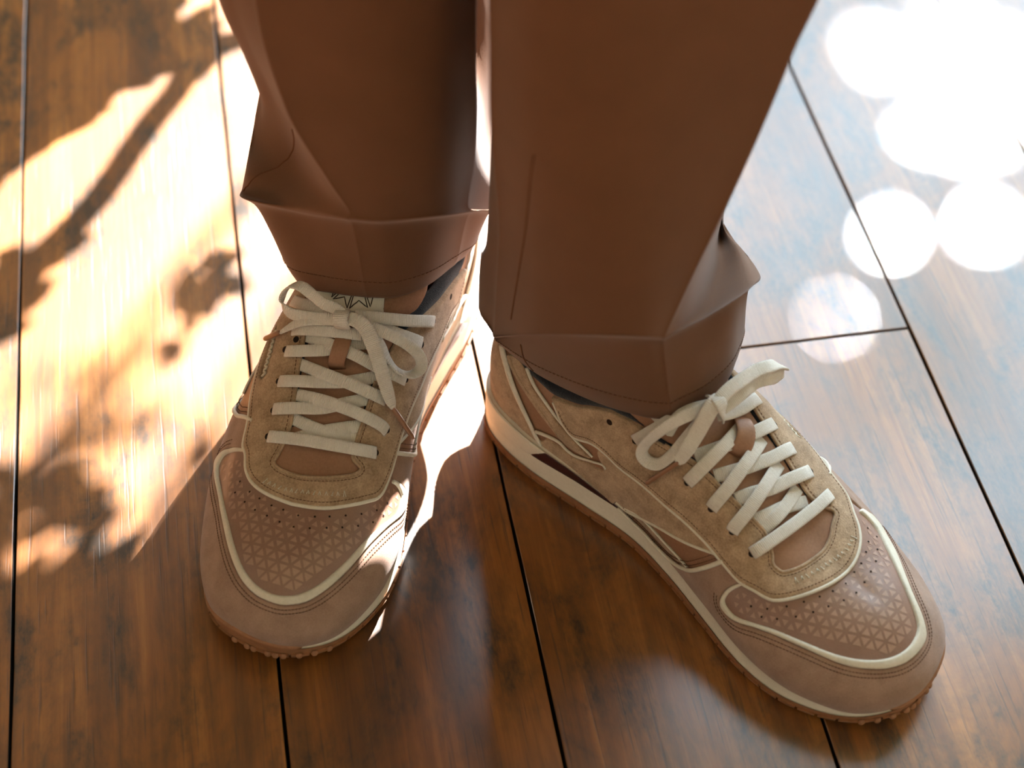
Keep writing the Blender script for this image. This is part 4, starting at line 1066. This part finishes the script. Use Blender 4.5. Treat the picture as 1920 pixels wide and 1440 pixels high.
    def ribbon(name, key, w=6.9, t=1.25, twist=None, parent=None, wid=None):
        pts = np.array(LACE[key]); q = resample(catmull(pts, 8), 1.2)
        Nn = []
        for p in q:
            h = bv.find_nearest(Vector(p)); n = np.array(h[1])
            d = np.array(p) - np.array(h[0])
            n2 = np.array(surf.N[surf.F[h[2]][0]])
            Nn.append(n2)
        Nn = np.array(Nn)
        for _ in range(4): Nn[1:-1] = (Nn[:-2] + Nn[1:-1] * 2 + Nn[2:]) / 4
        if twist:
            T = np.gradient(q, axis=0); T /= np.linalg.norm(T, axis=1)[:, None]
            ang = np.interp(np.linspace(0, 1, len(q)), *zip(*twist))
            Nn = Nn - (Nn * T).sum(1)[:, None] * T; Nn /= np.linalg.norm(Nn, axis=1)[:, None]
            B = np.cross(T, Nn)
            Nn = Nn * np.cos(np.radians(ang))[:, None] + B * np.sin(np.radians(ang))[:, None]
        sc = None
        if wid: 
            ww = np.interp(np.linspace(0, 1, len(q)), *zip(*wid)); sc = [(x, 1.0) for x in ww]
        o = part(name, sweep(q, Nn, ribbon_sec(w, t), sc), 'lace', parent or root)
        uv = o.data.uv_layers.new(name='weave')                       # runs along the lace, in millimetres
        uv.data.foreach_set('uv', [c for l in o.data.loops for c in ((l.vertex_index // 12) * 1.2, (l.vertex_index % 12) / 12.0)])
        return o

    laces = ribbon('laces', 'a_bar1' if k == 'a' else 'b_bar1')
    if k == 'a':
        for n_ in ('a_x2', 'a_p2', 'a_A2', 'a_B2', 'a_A3', 'a_B3', 'a_A4', 'a_B4', 'a_A5', 'a_B5', 'a_B6', 'a_A6'): ribbon('lace_run', n_, parent=laces)
        ribbon('bow_loop', 'a_loopL', 6.5, parent=laces, twist=[(0, 0), (.25, -25), (.42, 40), (.55, 60), (.7, 20), (1, 0)])
        ribbon('bow_loop', 'a_loopR', 6.5, parent=laces, twist=[(0, 0), (.3, 15), (.5, 55), (.7, 50), (1, 0)])
        ribbon('lace_tail', 'a_tailL', 6.0, parent=laces, wid=[(0, 1), (.75, .8), (1, .35)])
        ribbon('lace_tail', 'a_tailR', 7.6, 1.5, parent=laces, wid=[(0, 1.0), (.3, 1.1), (.85, 1), (.95, .75), (1, .35)])
        ribbon('knot', 'a_knot', 8.5, 2.0, parent=laces)
        ag = ('a_agletL', 'a_agletR')
    else:
        for n_ in ('b_x2', 'b_x1', 'b_L2', 'b_L3', 'b_L4', 'b_T2', 'b_T3', 'b_T4', 'b_topbar', 'b_med5'): ribbon('lace_run', n_, 7.4, parent=laces)
        ribbon('bow_loop', 'b_loopR', 7.5, parent=laces, twist=[(0, 0), (.35, -10), (.5, 30), (.6, 50), (.75, 30), (1, 0)])
        ribbon('bow_loop', 'b_loopL', 7.0, parent=laces, twist=[(0, 0), (.35, 40), (.5, 55), (.62, 35), (1, 0)])
        ribbon('lace_tail', 'b_tail', 8.4, 1.5, parent=laces, wid=[(0, .9), (.2, 1.05), (.8, 1), (.95, .8), (1, .45)])
        ribbon('knot', 'b_knot', 7.6, 1.5, parent=laces)
        ag = ('b_aglet',)
    for key in ag:
        q = resample(catmull(np.array(LACE[key]), 6), 1.5)
        part('aglet', sweep(q, [(0, 0, 1)] * len(q), circle_sec(1.45, 10), [min(1, .7 + 4 * min(i, len(q) - 1 - i) / len(q)) for i in range(len(q))]), 'aglet', laces)
    # leather loop that keeps the lace on the tongue
    tab = own('loop_tab_a' if k == 'a' else 'loop_tab_b')
    P, Nn = on_surface(surf, tab, 0.0, 1.2)
    tt = np.linspace(0, 1, len(P)); hh = 1.2 + 6.6 * np.sin(np.pi * np.clip(tt, 0, 1)) ** 0.6
    part('lace_keeper', sweep(P + Nn * hh[:, None], Nn, ribbon_sec(9.5 if k == 'a' else 11, 1.3)), 'leather', tg)
    return root


shoe_a = make_shoe('a')
tag(shoe_a, 'tan suede sneaker pointing straight at the viewer, starburst label showing above its cream lace bow', 'sneaker', 'pair of tan suede sneakers')
shoe_b = make_shoe('b')
tag(shoe_b, 'tan suede sneaker turned outwards, its inner side with dark maroon sole inset in view', 'sneaker', 'pair of tan suede sneakers')
# ---------------------------------------------------------------- the person: trousers over the legs
M['trouser'] = cloth_mat('rust_brown_twill', (0.125, 0.054, 0.024), (0.150, 0.066, 0.030), 1600, 30, 0.85, 0.25, 0.0003, 0.2, 0.25)
M['trouser_seam'] = cloth_mat('trouser_seam_thread', (0.12, 0.05, 0.025), (0.15, 0.065, 0.03), 900, 60, 0.9, 0)
M['skin'] = cloth_mat('skin', (0.50, 0.29, 0.20), (0.56, 0.34, 0.24), 400, 40, 0.5, 0.05, 0.0002, 0, 0.4)


def leg_surface(rows, crease=(), nr=7, nc=7):
    R = []
    for r in rows:
        r = [np.array(p) for p in r]; q = []
        n = len(r)
        for i, p in enumerate(r):
            if i in crease:
                a, b = r[i - 1], r[(i + 1) % n]
                q += [p + (a - p) * .14, p, p + (b - p) * .14]
            else: q.append(p)
        R.append(catmull(q, nc, True))
    R = np.array(R)
    G = np.array([catmull(R[:, j], nr) for j in range(R.shape[1])]).transpose(1, 0, 2)
    return G


def leg_mesh(mb, G):
    nr, nc = G.shape[:2]
    c = G[0].mean(0)
    # turned-in hem: the lining follows the inside of the cloth
    inner = []
    for k, (d, dz) in ((0, (0.0006, -0.0008)), (0, (0.0018, 0.0)), (2, (0.002, 0.0)), (5, (0.002, 0.0))):
        row = []
        for p in G[k]:
            v = c - p; v[2] = 0; v /= np.linalg.norm(v); row.append(p + v * d + np.array([0, 0, dz]))
        inner.append(row)
    rows = [r for r in inner[::-1]] + [r for r in G]
    V = [p for r in rows for p in r]; F = []
    for j in range(len(rows) - 1):
        for i in range(nc):
            k = (i + 1) % nc
            F.append((j * nc + i, j * nc + k, (j + 1) * nc + k, (j + 1) * nc + i))
    mb.add(V, F)


GA = leg_surface(LEG_A, crease=(2, 5))
GB = leg_surface(LEG_B, crease=(0, 4))
CB = GB[0].mean(0)


def body_mesh():
    """both legs and feet as one skin-modified body up to the waist"""
    V, E, Rr = [], [], []
    def add(p, r, link_to=None):
        V.append(p); Rr.append(r)
        if link_to is not None: E.append((link_to, len(V) - 1))
        return len(V) - 1
    pel = add((.275, .03, .93), (.13, .10)); w = add((.275, .035, 1.02), (.13, .095), pel)
    for k in ('a', 'b'):
        sh = SHOES[k]; a = math.radians(sh['az']); X = np.array([math.sin(a), math.cos(a)])
        o = np.array(sh['o']); f = lambda d, z: (*(o + X * d), z)
        hipx = .19 if k == 'a' else .36
        hip = add((hipx, .025, .87), (.085, .085), pel)
        kn = add((.205 if k == 'a' else .355, .03 if k == 'a' else -.02, .50), (.055, .055), hip)
        ca = add((.215 if k == 'a' else .342, .045 if k == 'a' else -.03, .36), (.052, .052), kn)
        an = add(f(.072, .115), (.027, .027), ca)
        hl = add(f(.065, .06), (.024, .024), an)
        bl = add(f(.15, .048), (.030, .016), hl)
        add(f(.215, .034), (.026, .009), bl)
    me = bpy.data.meshes.new('person')
    me.from_pydata(V, E, []); me.update()
    o = link('person', me, M['skin'])
    md = o.modifiers.new('skin', 'SKIN'); md.use_smooth_shade = True
    for i, r in enumerate(Rr): me.skin_vertices[0].data[i].radius = r
    me.skin_vertices[0].data[0].use_root = True
    s = o.modifiers.new('sub', 'SUBSURF'); s.levels = 2; s.render_levels = 2
    return o


person = body_mesh()
tag(person, 'person in rust brown cuffless trousers standing in both tan sneakers', 'person')
mb = MB()
leg_mesh(mb, GA); leg_mesh(mb, GB)
hip = []
for z, cx, cy, rx, ry in ((.80, .275, .02, .165, .11), (.86, .275, .02, .18, .125), (.93, .275, .025, .18, .125), (1.0, .275, .03, .165, .11), (1.04, .275, .03, .155, .105)):
    hip.append([(cx + rx * math.cos(t), cy + ry * math.sin(t), z) for t in np.linspace(0, 2 * math.pi, 48, endpoint=False)])
V = [p for r in hip for p in r]; F = []
for j in range(len(hip) - 1):
    for i in range(48): F.append((j * 48 + i, j * 48 + (i + 1) % 48, (j + 1) * 48 + (i + 1) % 48, (j + 1) * 48 + i))
F.append(tuple(range(4 * 48, 5 * 48)))
mb.add(V, F)
trousers = mb.build('trousers', M['trouser'], person)


def on_leg(G, pts):
    """nearest points of a leg surface"""
    nr, nc = G.shape[:2]
    Vv = [tuple(p) for r in G for p in r]
    Ff = [(j * nc + i, j * nc + (i + 1) % nc, (j + 1) * nc + (i + 1) % nc, (j + 1) * nc + i) for j in range(nr - 1) for i in range(nc)]
    bv = BVHTree.FromPolygons(Vv, Ff); out = []; c = G.mean((0, 1))
    for p in pts:
        h = bv.find_nearest(Vector(p)); n = np.array(h[1]); q = np.array(h[0])
        d = q - np.array([c[0], c[1], q[2]])
        if n @ d < 0: n = -n
        out.append((q, n))
    return out


# hem stitching, a ring of small stitches above each hem
mb = MB()
for G in (GA, GB):
    row = G[5]
    row = np.array([G[0][i] + (G[7][i] - G[0][i]) * 1.15 for i in range(G.shape[1])])
    q = resample(row, 0.0028, True)
    pl = on_leg(G, q)
    for (p, n), (p2, n2) in zip(pl[:-1], pl[1:]):
        mb.add(*sweep([p + n * .0001, p + (p2 - p) * .35 + n * .0003, p + (p2 - p) * .65 + n * .0001], [n] * 3, circle_sec(.00022, 4)))
tag(mb.build('hem_stitching', M['trouser_seam'], trousers), kind='stuff')


def seam(pts, G):
    q = resample(catmull(pts, 8), 0.004); pl = on_leg(G, q)
    P = [p + n * .0001 for p, n in pl]; Nn = [n for p, n in pl]
    mb = MB(); mb.add(*sweep(P, Nn, circle_sec(.00045, 5)))
    return mb.build('side_seam', M['trouser_seam'], trousers)


seam(SEAM_B, GB)
seam(SEAM_B_LOW, GB)
seam(SEAM_A, GA)
SHADE_DATA = [([(-0.109,0.5959),(0.1249,0.5646),(0.114,0.4198),(0.0981,0.3756),(0.129,0.3975),(0.1351,0.3639),(0.1159,0.335),(0.0967,0.3378),(0.0714,0.329),(0.0502,0.3139),(0.0444,0.294),(0.0239,0.2824),(0.0058,0.2595),(-0.0152,0.2296),(-0.0803,0.15)],0.98,1.14,0.017,0.05),([(0.024,0.1791),(0.0379,0.1719),(0.0275,0.1484),(0.0074,0.1176),(-0.0117,0.0835),(-0.0494,0.0627),(-0.053,0.1363),(-0.0133,0.1496)],1.1,1.35,0.014,0.032),([(0.1051,0.1123),(0.118,0.1298),(0.1382,0.1457),(0.1407,0.1069),(0.1215,0.1002),(0.1021,0.0844)],1.1,1.35,0.013,0.028),([(0.0971,0.0851),(0.1106,0.0877),(0.0959,0.0579),(0.0803,0.0339),(0.0723,0.0373),(0.0812,0.0602)],1.3,1.6,0.017,0.022),([(-0.0031,-0.0234),(0.0243,-0.0277),(0.0484,-0.0548),(0.0523,-0.089),(0.036,-0.1009),(-0.0216,-0.1022),(-0.0273,-0.0235)],1.5,1.9,0.018,0.032),([(-0.0249,-0.0893),(0.0551,-0.0975),(0.0556,-0.1147),(0.047,-0.1443),(0.0245,-0.1703),(-0.0207,-0.2064)],1.4,1.7,0.015,0.044),([(0.102,-0.0158),(0.1152,-0.0055),(0.1197,-0.0348),(0.1037,-0.0441)],1.4,1.7,0.018,0.024)]
FAR_SHADE = [([(-0.0109,0.0502),(0.0081,0.0603),(0.0372,0.0737),(0.0651,0.0739),(0.0645,0.0494),(0.0371,0.0493),(0.0083,0.0386),(-0.0103,0.0266)],3.2,3.8,0.023,0.034),([(0.0182,-0.0188),(0.0493,0.0048),(0.0944,0.0252),(0.0967,0.0057),(0.0615,-0.0115),(0.0274,-0.0321)],3.2,3.8,0.023,0.034),([(0.1005,-0.0156),(0.1153,-0.0035),(0.1213,-0.035),(0.1053,-0.0424)],3.0,3.4,0.02,0.03),([(0.0378,0.1568),(0.0759,0.1586),(0.0893,0.144),(0.0648,0.1281),(0.0342,0.123)],3.4,3.8,0.03,0.03)]
BOUGHS = [([(0.1345,0.3544),(0.1153,0.3227),(0.0909,0.2843),(0.0712,0.2471),(0.0524,0.2089),(0.0275,0.1735),(-0.0029,0.1383),(-0.0324,0.1189)],1.12,0.017)]
GAPS = [(0.6396, 0.1869, 0.036), (0.6554, 0.2837, 0.038), (0.7255, 0.2869, 0.04), (0.6825, 0.2414, 0.038), (0.7178, 0.2238, 0.036), (0.6308, 0.2742, 0.032), (0.7003, 0.3242, 0.036), (0.6802, 0.181, 0.032), (0.5726, 0.097, 0.032), (0.6521, 0.0904, 0.033), (0.5148, 0.0284, 0.0272), (0.6209, 0.3083, 0.028)]


def CROWN(x, y):
    """outline of the far crown, as the floor area it shades"""
    return inside((x, y), [(.335, -.6), (-.15, -.6), (-.15, -.24), (.2, -.215), (.29, -.20), (.335, -.12), (.36, .0), (.42, .1), (.50, .25), (.60, .42), (.80, .50), (1.0, .3), (1.05, -.1), (.9, -.45), (.6, -.6)])


# ---------------------------------------------------------------- added plant and shrub, and the garden outside: what dapples the sun
M['leaf'] = cloth_mat('green_leaf', (0.05, 0.11, 0.025), (0.09, 0.17, 0.04), 60, 15, 0.5, 0.05)
M['bark'] = cloth_mat('bark', (0.09, 0.065, 0.045), (0.15, 0.11, 0.08), 90, 15, 0.9, 0.5, 0.004)
M['lawn'] = cloth_mat('lawn', (0.06, 0.10, 0.03), (0.12, 0.15, 0.06), 60, 3, 0.95, 0.3, 0.01)
mb = MB(); box(mb, (-12, RY1 + T, -.45), (16, 24, -.25)); tag(mb.build('ground', M['lawn'], None, False), kind='structure')
_nt = M['leaf'].node_tree; _out = [n for n in _nt.nodes if n.type == 'OUTPUT_MATERIAL'][0]; _pb = _nt.nodes['Principled BSDF']
_tl = N(_nt, 'ShaderNodeBsdfTranslucent'); _tl.inputs['Color'].default_value = (.35, .48, .12, 1)
_ms = N(_nt, 'ShaderNodeMixShader'); _ms.inputs[0].default_value = .4
_nt.links.new(_pb.outputs[0], _ms.inputs[1]); _nt.links.new(_tl.outputs[0], _ms.inputs[2]); _nt.links.new(_ms.outputs[0], _out.inputs['Surface'])
rnd = random.Random(4)
su = SUN_DIR.cross(Vector((0, 0, 1))).normalized(); sv = SUN_DIR.cross(su).normalized()


def leaf(mb, c, size, ang, tilt=0.5):
    """pointed folded leaf, facing the sun more or less"""
    u = su * math.cos(ang) + sv * math.sin(ang); v = -su * math.sin(ang) + sv * math.cos(ang)
    n = SUN_DIR + u * rnd.uniform(-tilt, tilt) + v * rnd.uniform(-tilt, tilt); n.normalize()
    u = (u - n * u.dot(n)).normalized(); v = n.cross(u)
    w = size * .30; P = []
    for a, b, h in ((-.5, 0, 0), (-.22, .8, .04), (.12, 1, .05), (.5, 0, -.03), (.12, -1, .05), (-.22, -.8, .04), (0, 0, 0)):
        P.append(Vector(c) + u * a * size + v * b * w + n * h * size)
    mb.add(P, [(0, 6, 1), (1, 6, 2), (2, 6, 3), (3, 6, 4), (4, 6, 5), (5, 6, 0)])


def up_sun(x, y, t, z=0.0): return Vector((x, y, z)) + SUN_DIR * t


def tube(mb, pts, r0, r1):
    q = resample(catmull([tuple(p) for p in pts], 6), .03 if r0 < .03 else .2); n = len(q)
    ref = [(0.3, 0.2, 1)] * n
    mb.add(*sweep(q, ref, circle_sec(1, 8), [r0 + (r1 - r0) * i / (n - 1) for i in range(n)]))


# unseen plant added indoors: boughs and leaves set to throw shadows on the boards (floor spots in metres, distance along the beam)
SHADE = SHADE_DATA


def leaves_over(fol, areas):
    for poly, t0, t1, step, size in areas:
        P = np.array(poly); lo = P.min(0); hi = P.max(0)
        y = lo[1]
        while y < hi[1]:
            x = lo[0]
            while x < hi[0]:
                px, py = x + rnd.uniform(-.4, .4) * step, y + rnd.uniform(-.4, .4) * step
                if inside((px, py), P):
                    leaf(fol, up_sun(px, py, rnd.uniform(t0, t1)), size * rnd.uniform(.8, 1.25), rnd.uniform(0, 6.28))
                x += step
            y += step


fol = MB()
leaves_over(fol, SHADE)
plant = empty('added_shade_plant', (0.98, 1.02, 0.0))
br = MB()
base = Vector((0.98, 1.02, 0.0))
for pts, t, r in BOUGHS:
    q = [up_sun(px, py, t) for px, py in pts]
    tube(br, [base + Vector((0, 0, .24)), base + Vector((.03, .02, .5)), q[0] + (base - q[0]) * .25 + Vector((0, 0, .12)), *q], .013, r * .6)
for m_ in (fol, br): m_.v = [tuple(Vector(p) - base) for p in m_.v]
tag(fol.build('foliage', M['leaf'], plant, False), kind='stuff')
br.build('stem', M['bark'], plant)
M['terracotta'] = cloth_mat('terracotta', (0.36, 0.16, 0.09), (0.44, 0.21, 0.12), 200, 12, 0.85, 0.1)
M['soil'] = cloth_mat('soil', (0.03, 0.02, 0.014), (0.06, 0.042, 0.03), 120, 30, 0.95, 0.6, 0.004)
pot = MB(); prof = [(.0, .004), (.095, .004), (.10, .0), (.135, .22), (.15, .22), (.152, .265), (.138, .265), (.13, .235), (.0, .235)]
n = 36; prof = prof[1:-1]
for r_, z_ in prof: pot.v += [(r_ * math.cos(2 * math.pi * i / n), r_ * math.sin(2 * math.pi * i / n), z_) for i in range(n)]
for j in range(len(prof) - 1):
    for i in range(n): pot.f.append((j * n + i, j * n + (i + 1) % n, (j + 1) * n + (i + 1) % n, (j + 1) * n + i))
pot.f.append(tuple(range(n))[::-1]); pot.build('pot', M['terracotta'], plant)
soil = MB(); soil.add([(.131 * math.cos(2 * math.pi * i / n), .131 * math.sin(2 * math.pi * i / n), .242) for i in range(n)], [tuple(range(n))]); soil.build('soil', M['soil'], plant, False)
tag(plant, 'leafy potted plant, added out of view beside the tall window to cast leaf shadows', 'plant')

# unseen shrub added outside to lay faint shade bands on the floor
fol = MB(); leaves_over(fol, FAR_SHADE)
top = up_sun(.06, .03, 3.5); base = Vector((top.x + .1, top.y + .1, -.25))
st = MB()
tube(st, [base, base + Vector((.03, 0, 1.2)), up_sun(.02, .0, 3.55), up_sun(.09, .07, 3.5)], .022, .006)
tube(st, [base + Vector((.03, 0, 1.2)), up_sun(.08, -.06, 3.55), up_sun(.12, -.02, 3.3)], .014, .005)
shrub = empty('added_shade_shrub', base)
for m_ in (fol, st): m_.v = [tuple(Vector(p) - base) for p in m_.v]
tag(fol.build('foliage', M['leaf'], shrub, False), kind='stuff')
st.build('stem', M['bark'], shrub)
tag(shrub, 'loose thin-stemmed shrub, added out of view outside the window to cast faint shade', 'shrub')

# far tree whose crown keeps the sun off the right of the floor, with a few gaps that throw round sun spots
tree_t = 6.3
fol = MB()
hold = GAPS
x = -.14
rows = 0
while x < 1.15:
    y = -.60
    while y < .62:
        px, py = x + rnd.uniform(-.3, .3) * .03, y + rnd.uniform(-.3, .3) * .03
        t = tree_t + rnd.uniform(-.15, .15)
        if CROWN(px, py) and all((px - g[0]) ** 2 + (py - g[1]) ** 2 > g[2] ** 2 for g in hold):
            leaf(fol, up_sun(px, py, t), .075 * rnd.uniform(.85, 1.2), rnd.uniform(0, 6.28), .35)
        y += .021
    x += .021
tb = up_sun(.72, .05, tree_t); base = Vector((tb.x + .9, tb.y + .7, -.25))
tr = MB()
tube(tr, [base, base + Vector((-.02, 0, 1.6)), base + Vector((-.15, -.1, 3.2)), up_sun(.9, .35, tree_t + .25)], .13, .035)
tree = empty('garden_tree', base)
for m_ in (fol, tr): m_.v = [tuple(Vector(p) - base) for p in m_.v]
tag(fol.build('crown', M['leaf'], tree, False), kind='stuff')
tr.build('trunk', M['bark'], tree)
tag(tree, 'slim garden tree with a dense crown standing beyond the window', 'tree')
